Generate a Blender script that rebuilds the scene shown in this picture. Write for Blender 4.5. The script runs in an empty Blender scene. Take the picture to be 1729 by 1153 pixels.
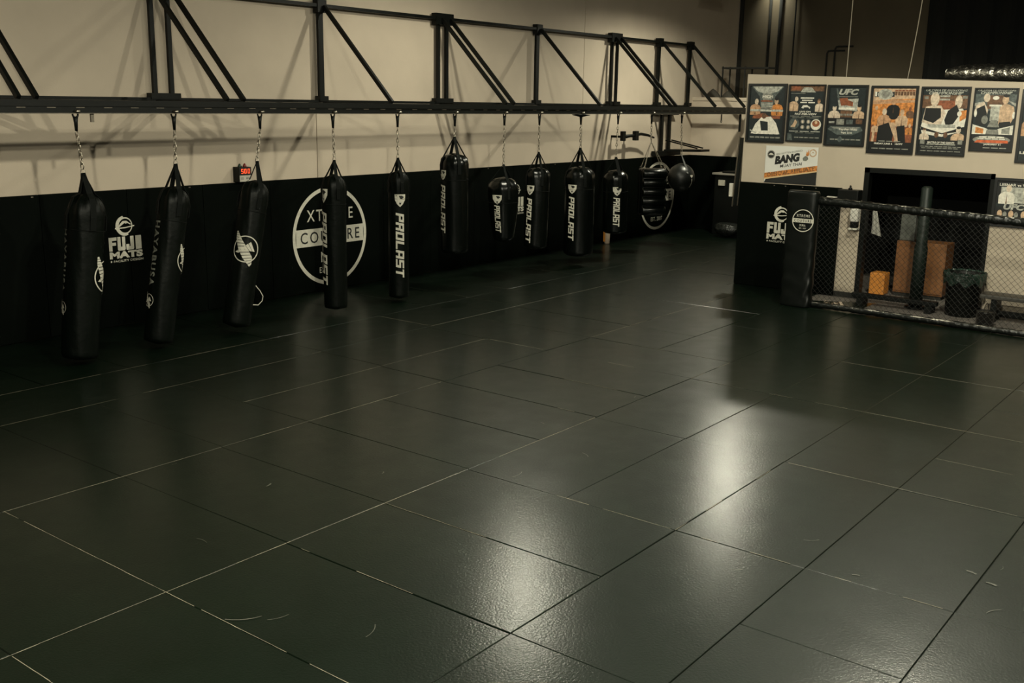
import bpy, bmesh, math, random
from mathutils import Matrix, Vector, noise
random.seed(7)
S = bpy.context.scene
COL = S.collection
PI = math.pi

# ------------------------------------------------------------------ camera
H = 3.07
CAMROT = Matrix(((0.6139391, 0.16815733, -0.77123401),
                 (-0.78918658, 0.15084646, -0.59534014),
                 (0.01622711, 0.97415012, 0.22531804)))
# rows above are the world axes written in camera space
cam_d = bpy.data.cameras.new('camera')
cam = bpy.data.objects.new('camera', cam_d)
COL.objects.link(cam)
Rm = CAMROT.to_4x4()
cam.matrix_world = Matrix.Translation((0, 0, H)) @ Rm
cam_d.sensor_width = 36
cam_d.lens = 1754.29 / 1729 * 36
cam_d.clip_end = 200
S.camera = cam

# ------------------------------------------------------------------ world / exposure
w = bpy.data.worlds.new('World'); S.world = w
w.use_nodes = True
w.node_tree.nodes['Background'].inputs[0].default_value = (0.02, 0.022, 0.018, 1)
w.node_tree.nodes['Background'].inputs[1].default_value = 0.1
S.view_settings.view_transform = 'Standard'
S.view_settings.look = 'None'
S.view_settings.gamma = 1
S.view_settings.use_curve_mapping = False
S.view_settings.exposure = 0.0
LAMP_COL = (1.0, 0.965, 0.76)
# (x, y, z, watts)
LAMPS = [(13.2, 9.85, 5.3, 370, .10), (20.6, 9.75, 5.45, 1000, .14),
         (12.3, 3.2, 5.65, 900, .035), (4.9, 4.0, 5.45, 950, .04),
         (8.5, 1.0, 5.45, 700, .03), (0.0, 2.0, 5.45, 1700, .03)]  # unseen fill lamps added to brighten the left wall

# ------------------------------------------------------------------ helpers
MATS = {}
def mat(name, col, rough=.6, metal=0, var=0, vscale=6, bump=0, bscale=60, emit=0, spec=.5, bdist=.01, coat=0, detail=4):
    if name in MATS: return MATS[name]
    m = bpy.data.materials.new(name); m.use_nodes = True
    nt = m.node_tree; b = nt.nodes['Principled BSDF']
    b.inputs['Base Color'].default_value = (*col, 1)
    b.inputs['Roughness'].default_value = rough
    b.inputs['Metallic'].default_value = metal
    b.inputs['Specular IOR Level'].default_value = spec
    if coat: b.inputs['Coat Weight'].default_value = coat
    tc = nt.nodes.new('ShaderNodeTexCoord')
    if var:
        n = nt.nodes.new('ShaderNodeTexNoise'); n.inputs['Scale'].default_value = vscale
        n.inputs['Detail'].default_value = detail
        nt.links.new(tc.outputs['Object'], n.inputs['Vector'])
        r = nt.nodes.new('ShaderNodeMapRange')
        r.inputs[1].default_value = .3; r.inputs[2].default_value = .7
        r.inputs[3].default_value = 1 - var; r.inputs[4].default_value = 1 + var
        nt.links.new(n.outputs['Fac'], r.inputs[0])
        v = nt.nodes.new('ShaderNodeVectorMath'); v.operation = 'SCALE'
        v.inputs[0].default_value = col
        nt.links.new(r.outputs[0], v.inputs['Scale'])
        nt.links.new(v.outputs[0], b.inputs['Base Color'])
    if bump:
        n = nt.nodes.new('ShaderNodeTexNoise'); n.inputs['Scale'].default_value = bscale
        n.inputs['Detail'].default_value = 3
        nt.links.new(tc.outputs['Object'], n.inputs['Vector'])
        bp = nt.nodes.new('ShaderNodeBump'); bp.inputs['Strength'].default_value = bump
        bp.inputs['Distance'].default_value = bdist
        nt.links.new(n.outputs['Fac'], bp.inputs['Height'])
        nt.links.new(bp.outputs[0], b.inputs['Normal'])
    if emit:
        b.inputs['Emission Color'].default_value = (*col, 1)
        b.inputs['Emission Strength'].default_value = emit
    MATS[name] = m
    return m

M_WALL = mat('tan_wall_paint', (.50, .425, .335), .85, var=.06, vscale=1.3, bump=.15, bscale=90)
M_PART = mat('tan_partition_paint', (.44, .375, .29), .85, var=.05, vscale=2, bump=.1, bscale=90)
M_REAR = mat('brown_rear_wall', (.085, .07, .045), .9, var=.15, vscale=.8)
M_CEIL = mat('dark_ceiling', (.03, .028, .024), .95, var=.1)
M_DARK = mat('dark_paint', (.016, .016, .013), .85, var=.1)
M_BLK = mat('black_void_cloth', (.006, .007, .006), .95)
M_PAD = mat('black_wall_pad_vinyl', (.0008, .0018, .0010), .65, var=.1, vscale=3, bump=.12, bscale=40, spec=.05)
M_STEEL = mat('black_painted_steel', (.0022, .003, .0022), .5, metal=0, var=.2, vscale=8, spec=.22)
M_STEEL2 = mat('worn_steel_edge', (.16, .14, .11), .5, metal=.6, var=.3, vscale=20)
M_CHROME = mat('chain_metal', (.42, .38, .31), .32, metal=1, var=.15, vscale=30)
M_BAG = mat('black_bag_vinyl', (.0008, .0020, .0011), .45, var=.15, vscale=5, bump=.35, bscale=14, spec=.13, bdist=.012)
M_BAG2 = mat('black_bag_vinyl_smooth', (.0009, .0018, .0012), .27, var=.12, vscale=5, bump=.25, bscale=9, spec=.30, bdist=.012)
M_STRAP = mat('black_webbing', (.0016, .0026, .0018), .8, bump=.3, bscale=300, spec=.15)
M_WHITE = mat('white_print', (.52, .50, .42), .75, var=.08, vscale=25)
M_GREYP = mat('grey_print', (.14, .145, .12), .7, var=.2, vscale=20)
M_BLKP = mat('black_print', (.006, .007, .006), .7)
M_GREYF = mat('grey_back_floor', (.13, .115, .10), .8, var=.15, vscale=5)
M_WOOD = mat('orange_brown_wood', (.20, .085, .028), .5, var=.15, vscale=4)
M_ORANGE = mat('orange_plastic', (.62, .24, .04), .5, var=.1)

M_JOINT = mat('dark_mat_joint', (.010, .011, .008), .8)
M_JOINT_PALE = mat('pale_joint_strip', (.20, .18, .13), .8, var=.5, vscale=9)

def floor_mat():
    m = bpy.data.materials.new('grey_green_mat_vinyl'); m.use_nodes = True
    nt = m.node_tree; b = nt.nodes['Principled BSDF']
    geo = nt.nodes.new('ShaderNodeNewGeometry')
    n = nt.nodes.new('ShaderNodeTexNoise'); n.inputs['Scale'].default_value = 1.1; n.inputs['Detail'].default_value = 8
    n.inputs['Roughness'].default_value = .65
    nt.links.new(geo.outputs['Position'], n.inputs['Vector'])
    r = nt.nodes.new('ShaderNodeValToRGB')
    r.color_ramp.elements[0].position = .3; r.color_ramp.elements[0].color = (.0004, .0036, .0010, 1)
    r.color_ramp.elements[1].position = .75; r.color_ramp.elements[1].color = (.0010, .0056, .0020, 1)
    nt.links.new(n.outputs['Fac'], r.inputs[0]); nt.links.new(r.outputs[0], b.inputs['Base Color'])
    n2 = nt.nodes.new('ShaderNodeTexNoise'); n2.inputs['Scale'].default_value = 2.5; n2.inputs['Detail'].default_value = 6
    nt.links.new(geo.outputs['Position'], n2.inputs['Vector'])
    mr = nt.nodes.new('ShaderNodeMapRange'); mr.inputs[1].default_value = .3; mr.inputs[2].default_value = .7
    mr.inputs[3].default_value = .42; mr.inputs[4].default_value = .52
    nt.links.new(n2.outputs['Fac'], mr.inputs[0]); nt.links.new(mr.outputs[0], b.inputs['Roughness'])
    b.inputs['Specular IOR Level'].default_value = .16
    b.inputs['Coat Weight'].default_value = .50; b.inputs['Coat Roughness'].default_value = .2
    n3 = nt.nodes.new('ShaderNodeTexNoise'); n3.inputs['Scale'].default_value = 58; n3.inputs['Detail'].default_value = 3
    nt.links.new(geo.outputs['Position'], n3.inputs['Vector'])
    bp = nt.nodes.new('ShaderNodeBump'); bp.inputs['Strength'].default_value = .3; bp.inputs['Distance'].default_value = .0042
    nt.links.new(n3.outputs['Fac'], bp.inputs['Height']); nt.links.new(bp.outputs[0], b.inputs['Normal']); nt.links.new(bp.outputs[0], b.inputs['Coat Normal'])
    return m
M_FLOOR = floor_mat()

class MB:
    """collects shapes into one mesh"""
    def __init__(s): s.v = []; s.f = []
    def add(s, vs, fs):
        k = len(s.v); s.v += [tuple(p) for p in vs]; s.f += [tuple(i + k for i in f) for f in fs]; return s
    def box(s, x0, x1, y0, y1, z0, z1, bev=0):
        x0, x1 = sorted((x0, x1)); y0, y1 = sorted((y0, y1)); z0, z1 = sorted((z0, z1))
        if not bev:
            vs = [(x, y, z) for z in (z0, z1) for y in (y0, y1) for x in (x0, x1)]
            return s.add(vs, [(0, 2, 3, 1), (4, 5, 7, 6), (0, 1, 5, 4), (2, 6, 7, 3), (0, 4, 6, 2), (1, 3, 7, 5)])
        bm = bmesh.new(); bmesh.ops.create_cube(bm, size=1)
        for v in bm.verts:
            v.co = ((x0 + x1) / 2 + v.co.x * (x1 - x0), (y0 + y1) / 2 + v.co.y * (y1 - y0), (z0 + z1) / 2 + v.co.z * (z1 - z0))
        bmesh.ops.bevel(bm, geom=bm.edges[:], offset=bev, segments=2, affect='EDGES', profile=.6)
        bm.verts.index_update()
        s.add([v.co[:] for v in bm.verts], [[v.index for v in f.verts] for f in bm.faces]); bm.free(); return s
    def bar(s, a, b, wd, ht, up=(0, 0, 1)):
        a = Vector(a); b = Vector(b); d = (b - a).normalized(); up = Vector(up)
        if abs(d.dot(up)) > .98: up = Vector((1, 0, 0))
        sd = d.cross(up).normalized() * wd / 2; u = sd.cross(d).normalized() * ht / 2
        vs = [p + i * sd + j * u for p in (a, b) for i, j in ((-1, -1), (1, -1), (1, 1), (-1, 1))]
        return s.add(vs, [(0, 1, 2, 3), (7, 6, 5, 4), (0, 4, 5, 1), (1, 5, 6, 2), (2, 6, 7, 3), (3, 7, 4, 0)])
    def tube(s, pts, r, seg=8, closed=False, caps=True):
        pts = [Vector(p) for p in pts]; n = len(pts)
        rs = r if isinstance(r, (list, tuple)) else [r] * n
        vs = []; prev = None
        for i, p in enumerate(pts):
            if closed: d = (pts[(i + 1) % n] - pts[i - 1]).normalized()
            else: d = (pts[min(i + 1, n - 1)] - pts[max(i - 1, 0)]).normalized()
            if prev is None:
                a = d.orthogonal().normalized()
            else:
                a = (prev - d * prev.dot(d))
                a = a.normalized() if a.length > 1e-6 else d.orthogonal().normalized()
            prev = a; b = d.cross(a)
            vs += [p + (a * math.cos(2 * PI * k / seg) + b * math.sin(2 * PI * k / seg)) * rs[i] for k in range(seg)]
        fs = []
        for i in range(n if closed else n - 1):
            j = (i + 1) % n
            for k in range(seg):
                l = (k + 1) % seg; fs.append((i * seg + k, i * seg + l, j * seg + l, j * seg + k))
        if caps and not closed:
            fs.append(tuple(reversed(range(seg)))); fs.append(tuple(range((n - 1) * seg, n * seg)))
        return s.add(vs, fs)
    def lathe(s, prof, seg=32, c=(0, 0), caps=True):
        vs = []; n = len(prof)
        for r, z in prof:
            vs += [(c[0] + r * math.cos(2 * PI * k / seg), c[1] + r * math.sin(2 * PI * k / seg), z) for k in range(seg)]
        fs = [(i * seg + k, i * seg + (k + 1) % seg, (i + 1) * seg + (k + 1) % seg, (i + 1) * seg + k) for i in range(n - 1) for k in range(seg)]
        if caps:
            fs.append(tuple(reversed(range(seg)))); fs.append(tuple(range((n - 1) * seg, n * seg)))
        return s.add(vs, fs)
    def build(s, name, m, parent=None, smooth=False, xf=None, bevel=0):
        me = bpy.data.meshes.new(name)
        vs = [xf(Vector(p)) for p in s.v] if xf else s.v
        me.from_pydata([tuple(p) for p in vs], [], s.f); me.materials.append(m)
        bm = bmesh.new(); bm.from_mesh(me); bmesh.ops.recalc_face_normals(bm, faces=bm.faces[:]); bm.to_mesh(me); bm.free()
        if smooth: me.polygons.foreach_set('use_smooth', [True] * len(me.polygons))
        o = bpy.data.objects.new(name, me); COL.objects.link(o)
        if parent: o.parent = parent
        return o

def thing(name, label, cat, loc=(0, 0, 0), rz=0, group=None):
    o = bpy.data.objects.new(name, None); COL.objects.link(o)
    o.location = loc; o.rotation_euler = (0, 0, rz); o.empty_display_size = .1
    o['label'] = label; o['category'] = cat
    if group: o['group'] = group
    return o
def tag(o, label, cat, group=None):
    o['label'] = label; o['category'] = cat
    if group: o['group'] = group
    return o
def struct(o): o['kind'] = 'structure'; return o
def stuff(o): o['kind'] = 'stuff'; return o

# ---- flat prints -----------------------------------------------------------
_txt = {}
def text2d(t, bold=0, shear=0, spacing=1):
    key = (t, bold, shear, spacing)
    if key in _txt: return _txt[key]
    c = bpy.data.curves.new('lettering_source', 'FONT'); c.body = t; c.size = 1; c.offset = bold; c.shear = shear
    c.space_character = spacing; c.resolution_u = 3; c.fill_mode = 'FRONT'
    o = bpy.data.objects.new('lettering_source', c); COL.objects.link(o)
    dg = bpy.context.evaluated_depsgraph_get()
    me = bpy.data.meshes.new_from_object(o.evaluated_get(dg))
    v = [(p.co.x, p.co.y) for p in me.vertices]; f = [tuple(p.vertices) for p in me.polygons]
    bpy.data.objects.remove(o); bpy.data.curves.remove(c); bpy.data.meshes.remove(me)
    x0 = min(p[0] for p in v); x1 = max(p[0] for p in v); y0 = min(p[1] for p in v); y1 = max(p[1] for p in v)
    v = [((p[0] - x0) / (x1 - x0), (p[1] - y0) / (y1 - y0)) for p in v]
    _txt[key] = (v, f); return v, f

BLOCK = {'P': [(0, 0, .3, 1), (0, .8, 1, 1), (.7, .38, 1, 1), (0, .38, 1, .58)],
         'R': [(0, 0, .3, 1), (0, .8, 1, 1), (.7, .52, 1, 1), (0, .38, .9, .58), (.66, 0, .96, .44)],
         'O': [(0, 0, .3, 1), (.7, 0, 1, 1), (0, .8, 1, 1), (0, 0, 1, .2)],
         'L': [(0, 0, .3, 1), (0, 0, 1, .2)],
         'A': [(0, 0, .3, 1), (.7, 0, 1, 1), (0, .8, 1, 1), (0, .3, 1, .48)],
         'S': [(0, .8, 1, 1), (0, .5, .3, 1), (0, .4, 1, .6), (.7, 0, 1, .5), (0, 0, 1, .2)],
         'T': [(0, .8, 1, 1), (.35, 0, .65, 1)],
         'F': [(0, 0, .42, 1), (0, .76, 1, 1), (0, .4, .9, .62)],
         'U': [(0, .06, .4, 1), (.6, .06, 1, 1), (.07, 0, .93, .28)],
         'J': [(.55, .06, 1, 1), (.02, 0, .93, .26), (0, .06, .4, .42)],
         'I': [(.12, 0, .88, 1)]}
class Flat:
    def __init__(s): s.v = []; s.f = []; s.n = 0
    def add(s, v, f):
        k = len(s.v); s.v += [(p[0], p[1], s.n) for p in v]; s.n += 1; s.f += [tuple(i + k for i in q) for q in f]; return s
    def poly(s, p): return s.add(p, [tuple(range(len(p)))])
    def rect(s, x0, y0, x1, y1): return s.poly([(x0, y0), (x1, y0), (x1, y1), (x0, y1)])
    def ell(s, cx, cy, rx, ry=None, n=24):
        ry = ry or rx
        return s.poly([(cx + rx * math.cos(2 * PI * k / n), cy + ry * math.sin(2 * PI * k / n)) for k in range(n)])
    def ring(s, cx, cy, r0, r1, a0=0, a1=360, n=56, dx=0, dy=0):
        v = []; 
        for k in range(n + 1):
            a = math.radians(a0 + (a1 - a0) * k / n)
            v += [(cx + dx + r0 * math.cos(a), cy + dy + r0 * math.sin(a)), (cx + r1 * math.cos(a), cy + r1 * math.sin(a))]
        return s.add(v, [(2 * k, 2 * k + 1, 2 * k + 3, 2 * k + 2) for k in range(n)])
    def line(s, a, b, w):
        dx, dy = b[0] - a[0], b[1] - a[1]; L = math.hypot(dx, dy); nx, ny = -dy / L * w / 2, dx / L * w / 2
        return s.poly([(a[0] - nx, a[1] - ny), (b[0] - nx, b[1] - ny), (b[0] + nx, b[1] + ny), (a[0] + nx, a[1] + ny)])
    def text(s, t, x0, y0, x1, y1, bold=0, shear=0, spacing=1, rot=0):
        v, f = text2d(t, bold, shear, spacing)
        cx, cy = (x0 + x1) / 2, (y0 + y1) / 2; c, sn = math.cos(rot), math.sin(rot)
        out = []
        for p in v:
            x = x0 + p[0] * (x1 - x0) - cx; y = y0 + p[1] * (y1 - y0) - cy
            out.append((cx + x * c - y * sn, cy + x * sn + y * c))
        return s.add(out, f)
    def block(s, t, x0, y0, x1, y1, gap=.14, shear=.2):
        n = len(t); wc = 1 / (n + (n - 1) * gap)
        for i, ch in enumerate(t):
            ox = i * wc * (1 + gap)
            for a, b, c, d in BLOCK[ch]:
                q = [(a, b), (c, b), (c, d), (a, d)]
                s.poly([(x0 + (ox + (px + shear * (py - .5)) * wc) * (x1 - x0), y0 + py * (y1 - y0)) for px, py in q])
        return s
    def build(s, name, m, parent, mapper, cut=0, cutv=0):
        bm = bmesh.new(); lay = .00012 if s.n < 40 else .00001; vs = [bm.verts.new((p[0], p[1], p[2] * lay)) for p in s.v]
        for f in s.f:
            try: bm.faces.new([vs[i] for i in f])
            except ValueError: pass
        if cut:
            for ax, st in ((0, cut), (1, cutv or cut)):
                lo = min(p[ax] for p in s.v); hi = max(p[ax] for p in s.v); k = math.ceil(lo / st)
                while k * st < hi:
                    co = [0, 0, 0]; co[ax] = k * st; no = [0, 0, 0]; no[ax] = 1
                    bmesh.ops.bisect_plane(bm, geom=bm.verts[:] + bm.edges[:] + bm.faces[:], plane_co=co, plane_no=no); k += 1
        for v in bm.verts:
            x, y, z = v.co; p = mapper(x, y); n = (mapper(x + .002, y) - p).cross(mapper(x, y + .002) - p)
            v.co = p + (n.normalized() * z if n.length > 1e-9 else Vector((0, 0, 0)))
        me = bpy.data.meshes.new(name); bm.to_mesh(me); bm.free(); me.materials.append(m)
        o = bpy.data.objects.new(name, me); COL.objects.link(o)
        if parent: o.parent = parent
        return o
def onleft(x0, z0, y=12.70):      # +u runs to +X on the left wall
    return lambda u, v, d=0: Vector((x0 + u, y - .0015, z0 + v))
def onpart(y0, z0, x=16.74):      # +u runs to -Y on walls facing -X
    return lambda u, v, d=0: Vector((x, y0 - u, z0 + v))

# ------------------------------------------------------------------ structure: floor and mats
fl = struct(MB().box(-3, 26.1, -5, 12.75, -.30, -.010).build('floor', M_JOINT))
TILES = []
def row(y0, y1, xs):
    for a, b in zip(xs, xs[1:]): TILES.append((a, b, y0, y1))
yb = [-.60, .42, 1.43, 2.41, 3.41, 4.40, 5.42, 7.475, 8.475, 9.54, 10.56, 12.70]
row(-4.6, -2.6, [-2.6 + i for i in range(18)] + [15.5])
row(-2.6, -.60, [-2.6 + i * 1.01 for i in range(18)] + [15.5])
row(-.60, .42, [-2.6, -.6, 1.4, 3.4, 5.4, 7.4, 9.4, 11.4, 13.4, 15.42])
row(.42, 1.43, [-2.6, -.6, 1.44, 3.43, 4.44])
TILES.append((4.44, 6.43, .42, 1.43)); TILES.append((6.43, 8.38, .42, 1.43))
row(1.43, 2.41, [-2.6, -.6, 1.43, 3.43, 5.43, 6.43, 8.38])
row(.42, 2.41, [8.38, 9.37, 10.38, 11.38, 12.4, 13.42, 14.44, 15.43])
row(2.41, 3.41, [-1.5, .45, 2.45, 4.45, 6.43, 8.39, 10.39, 12.36, 14.36, 15.46])
row(3.41, 5.42, [-2.6, -1.55, -.54, .47, 1.47, 2.47, 3.47, 4.45, 5.43, 6.43])
for y0, y1 in ((3.41, 4.40), (4.40, 5.42)): row(y0, y1, [6.43, 8.40, 10.39])
row(3.41, 4.40, [10.39, 12.36, 14.37, 15.5]); row(4.40, 5.42, [10.39, 12.36, 14.37, 15.5])
row(5.42, 7.475, [-2.6, -1.55, -.54, .47, 1.47, 2.47, 3.47, 4.46, 5.44, 6.45, 7.47, 8.43, 9.41, 10.40, 11.41])
row(5.42, 6.44, [11.41, 13.43, 15.44, 16.78]); row(6.44, 7.475, [11.41, 12.42, 14.44, 16.78])
row(7.475, 9.54, [-2.6, -1.6, -.6, .4, 1.41, 2.43, 3.45, 4.45, 5.45, 6.46])
row(7.475, 8.475, [6.46, 8.45, 10.41]); row(8.475, 9.54, [6.46, 8.48, 10.41])
row(7.475, 9.54, [10.41, 11.41, 12.42, 13.43, 14.45, 15.46, 16.48])
row(7.475, 8.01, [16.48, 16.78]); row(8.01, 9.54, [16.48, 17.5, 18.5, 19.5, 20.5, 21.5, 22.5, 23.68])
row(9.54, 10.56, [-2.6, -1.5, .48, 2.48, 4.48, 6.48, 8.5, 10.51, 12.5, 14.5, 16.5, 18.5, 20.5, 22.5, 23.68])
row(10.56, 12.70, [-2.6] + [-1.6 + i * 1.01 for i in range(25)] + [23.68])
TILES = [t for t in TILES if t[1] - t[0] > .05]
for x0, x1, y0, y1 in TILES:
    g = .0024; h = random.uniform(-.0018, .0018)
    tx = random.uniform(-.0012, .0012); ty = random.uniform(-.0012, .0012)
    jx = random.uniform(-.002, .002)
    x0, x1, y0, y1 = x0 + g + jx, x1 - g + jx, y0 + g, y1 - g
    bvl = .004; vs = []
    for z, o in ((-.009, 0), (-.004, 0), (0, bvl)):
        for x, y in ((x0 + o, y0 + o), (x1 - o, y0 + o), (x1 - o, y1 - o), (x0 + o, y1 - o)):
            zz = z
            if z > -.009:
                zz = z + h + tx * (1 if x > (x0 + x1) / 2 else -1) + ty * (1 if y > (y0 + y1) / 2 else -1)
            vs.append((x, y, zz))
    fs = [(8, 9, 10, 11)]
    for a in (0, 4):
        for k in range(4): fs.append((a + k, a + (k + 1) % 4, a + 4 + (k + 1) % 4, a + 4 + k))
    MB().add(vs, fs).build('mat', M_FLOOR, fl)
# broken pale strips along some of the joints
du = Flat()
def pale_joint(ax, c, a, b, p=.85, wd=.0062):
    t = a
    while t < b:
        l = random.uniform(.04, .35)
        if random.random() < p:
            w = wd * random.uniform(.45, 1.0); e = min(t + l, b); o = random.uniform(-.0012, .0012)
            if ax == 'x': du.rect(t, c + o - w / 2, e, c + o + w / 2)
            else: du.rect(c + o - w / 2, t, c + o + w / 2, e)
        t += l
for a in (('x', 5.42, .8, 8.4, .97), ('x', 5.42, 10.4, 11.4, .6), ('x', 7.475, 1.5, 8.4, .96), ('y', 3.47, 3.4, 8.6, .9), ('y', 2.47, 4.2, 5.4, .9),
          ('x', 9.54, 3, 8.5, .9), ('x', 8.475, 6.46, 10.4, .95), ('x', 9.54, 10.51, 17.5, .97), ('x', 7.475, 11.4, 15, .95), ('y', 10.51, 9.6, 10.5, .9),
          ('y', 10.395, 1.9, 5.4, .75), ('y', 10.395, 1.9, 3.4, .9), ('y', 12.36, 2.4, 4.4, .95), ('y', 8.39, 1.5, 3.41, .8), ('y', 9.37, 1.75, 2.4, 1), ('y', 6.43, 1.5, 3.2, .7),
          ('y', 4.45, 4.2, 5.42, .6), ('y', 5.43, 4.4, 5.42, .6), ('y', 8.43, 5.42, 5.9, .8), ('x', 10.56, 4.4, 9, .7), ('y', 10.41, 7.475, 8.4, .6), ('x', 3.41, 6.43, 8.4, .35),
          ('y', 10.4, 5.5, 6.6, .5), ('y', 9.41, 5.5, 6.5, .5), ('y', 11.41, 5.6, 7.4, .5), ('y', 6.43, 3.45, 4.6, .7)): pale_joint(*a)
stuff(du.build('joint_strips', M_JOINT_PALE, fl, lambda u, v: Vector((u, v, -.001))))
# scuffs left by shoes on the mats
sc = Flat()
for x, y, l, a, wd in [(3.95, 4.05, .16, 25, .006), (3.55, 4.75, .22, -40, .010), (3.7, 4.6, .14, -20, .006), (6.6, 5.0, .16, 5, .006), (7.4, 4.85, .12, 60, .008),
                     (6.55, 2.1, .05, 110, .016), (7.0, 1.35, .07, 80, .022), (6.6, 1.25, .13, 150, .007), (7.1, 1.5, .07, 75, .018), (7.3, 1.35, .08, 0, .004),
                     (5.1, 6.4, .07, 20, .016), (4.9, 7.4, .05, 0, .005), (5.9, 5.9, .05, 30, .01), (7.9, 5.7, .05, 80, .008), (9.3, 5.5, .06, 20, .008),
                     (6.9, 2.55, .12, -50, .006), (6.1, 2.75, .09, -45, .005), (4.1, 5.9, .12, 90, .004), (4.8, 2.0, .08, 10, .01), (5.2, 1.55, .1, -30, .008)]:
    pts = []
    for k in range(6):
        t = k / 5 - .5; aa = math.radians(a + 25 * t)
        pts.append((x + l * t * math.cos(aa), y + l * t * math.sin(aa)))
    for p, q in zip(pts, pts[1:]): sc.line(p, q, wd * random.uniform(.5, 1))
stuff(sc.build('scuff_marks', mat('pale_scuff', (.085, .085, .068), .6), fl, lambda u, v: Vector((u, v, .0035))))

struct(MB().box(-3, 26.1, -5, 12.9, 6.9, 7.05).build('ceiling', M_CEIL))
# left wall: tilt-up panels with fine joints
wl = struct(MB().box(-3, 26.1, 12.80, 12.9, -.2, 6.9).build('wall_left', M_DARK))
for a, b in ((-3, 3.85), (3.85, 11.36), (11.36, 18.84), (18.84, 26.1)):
    MB().box(a + .008, b - .008, 12.75, 12.80, -.2, 6.9).build('wall_panel', M_WALL, wl)
wb = struct(MB().box(23.72, 23.8, 7.0, 12.75, -.2, 3.23).build('wall_back', M_WALL))
struct(MB().box(23.70, 26.1, 7.0, 12.75, 3.16, 3.24).build('storage_deck', M_WALL))
wr = struct(MB().box(26.1, 26.2, -5, 12.9, -.2, 6.9).build('wall_rear', M_REAR))
struct(MB().box(-3.1, -3, -5, 12.9, -.2, 6.9).build('wall_near', M_DARK))
struct(MB().box(-3, 26.1, -5.1, -5, -.2, 6.9).build('wall_right', M_DARK))

# partition with the posters, with a doorway
PX0, PX1 = 16.78, 16.90
def ptop(y): return 3.58 + (y - 8.0) * .028
wp = MB()
for y0, y1, z0 in ((8.0, 5.82, 0), (5.82, 3.92, 2.09), (3.92, -1.5, 0)):
    a, b = ptop(y0), ptop(y1)
    wp.add([(PX0, y0, z0), (PX1, y0, z0), (PX1, y1, z0), (PX0, y1, z0), (PX0, y0, a), (PX1, y0, a), (PX1, y1, b), (PX0, y1, b)],
           [(0, 1, 2, 3), (4, 7, 6, 5), (0, 4, 5, 1), (1, 5, 6, 2), (2, 6, 7, 3), (3, 7, 4, 0)])
wp = struct(wp.build('wall_partition', M_PART))
MB().box(PX0 - .012, PX0, 6.2, 5.86, 0, .085).box(PX0 - .012, PX0, 3.9, -1.5, 0, .085).build('baseboard', M_DARK, wp)
d1 = struct(MB().box(PX0 - .015, PX1 + .02, 5.86, 5.78, 0, 2.13).box(PX0 - .015, PX1 + .02, 3.96, 3.90, 0, 2.13)
            .box(PX0 - .015, PX1 + .02, 5.86, 3.90, 2.05, 2.13).build('door_1', M_STEEL))
# store room behind the doorway; roof and black walls added to block lamp light
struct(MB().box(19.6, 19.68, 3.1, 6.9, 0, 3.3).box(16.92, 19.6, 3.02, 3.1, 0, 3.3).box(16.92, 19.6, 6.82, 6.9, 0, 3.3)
       .box(16.92, 19.68, 3.02, 6.9, 3.28, 3.34).build('store_light_block', M_BLK))
struct(MB().box(15.52, 19.6, -1.5, 6.6, -.01, -.002).build('floor_back', M_GREYF))

# wall pads
def pads(axis, a, b, top, parent, pos, step=1.22):
    n = max(1, round(abs(b - a) / step)); st = (b - a) / n
    for i in range(n):
        p, q = a + i * st, a + (i + 1) * st; lo, hi = min(p, q) + .003, max(p, q) - .003
        if axis == 'x': MB().box(lo, hi, pos, pos + .05, .004, top, .008).build('wall_pad', M_PAD, parent)
        else: MB().box(pos, pos + .05, lo, hi, .004, top, .008).build('wall_pad', M_PAD, parent)
pads('x', -3, 23.70, 1.83, wl, 12.70)
pads('y', 12.699, 7.05, 1.83, wb, 23.66)
pads('y', 8.0, 6.2, 1.78, wp, 16.73, .9)
# little fixing tabs along the pad tops
for i, x in enumerate((6.6, 8.9, 13.05, 15.6, 17.8)):
    MB().box(x, x + .03, 12.695, 12.72, 1.80, 1.815).build('fixing_clip', M_STEEL2, wl)
for y in (7.35, 7.15, 6.85, 6.62):
    MB().box(16.722, 16.735, y, y + .02, 1.745, 1.76).build('fixing_clip', M_STEEL2, wp)

# big printed logos
def fuji_logo(mapper, parent, full=True):
    a = Flat()
    a.ring(.25, .49 + .0, .095, .115, 0, 360, dx=.008)        # ring, thicker to the left
    a.ring(.25, .49, .10, .135, 100, 290, 40, dx=.012)
    a.poly([(.14, .475), (.20, .535), (.225, .555), (.28, .555), (.345, .505), (.335, .50), (.29, .525), (.27, .515), (.25, .525), (.23, .515), (.17, .475)])
    a.poly([(.105, .452), (.25, .455), (.395, .475), (.395, .488), (.25, .47), (.105, .470)])
    a.build('mountain_logo', M_WHITE, parent, mapper)
    b = Flat(); b.block('FUJI', 0, .16, .50, .345, gap=.1, shear=0)
    b.text('MATS', 0, .055, .50, .15, bold=.06)
    b.build('lettering', M_WHITE, parent, mapper)
    c = Flat(); c.text('FACILITY DESIGN', .055, .005, .50, .035, bold=.01); c.ell(.02, .02, .012, .014, 8)
    c.build('lettering', M_WHITE, parent, mapper)
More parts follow.
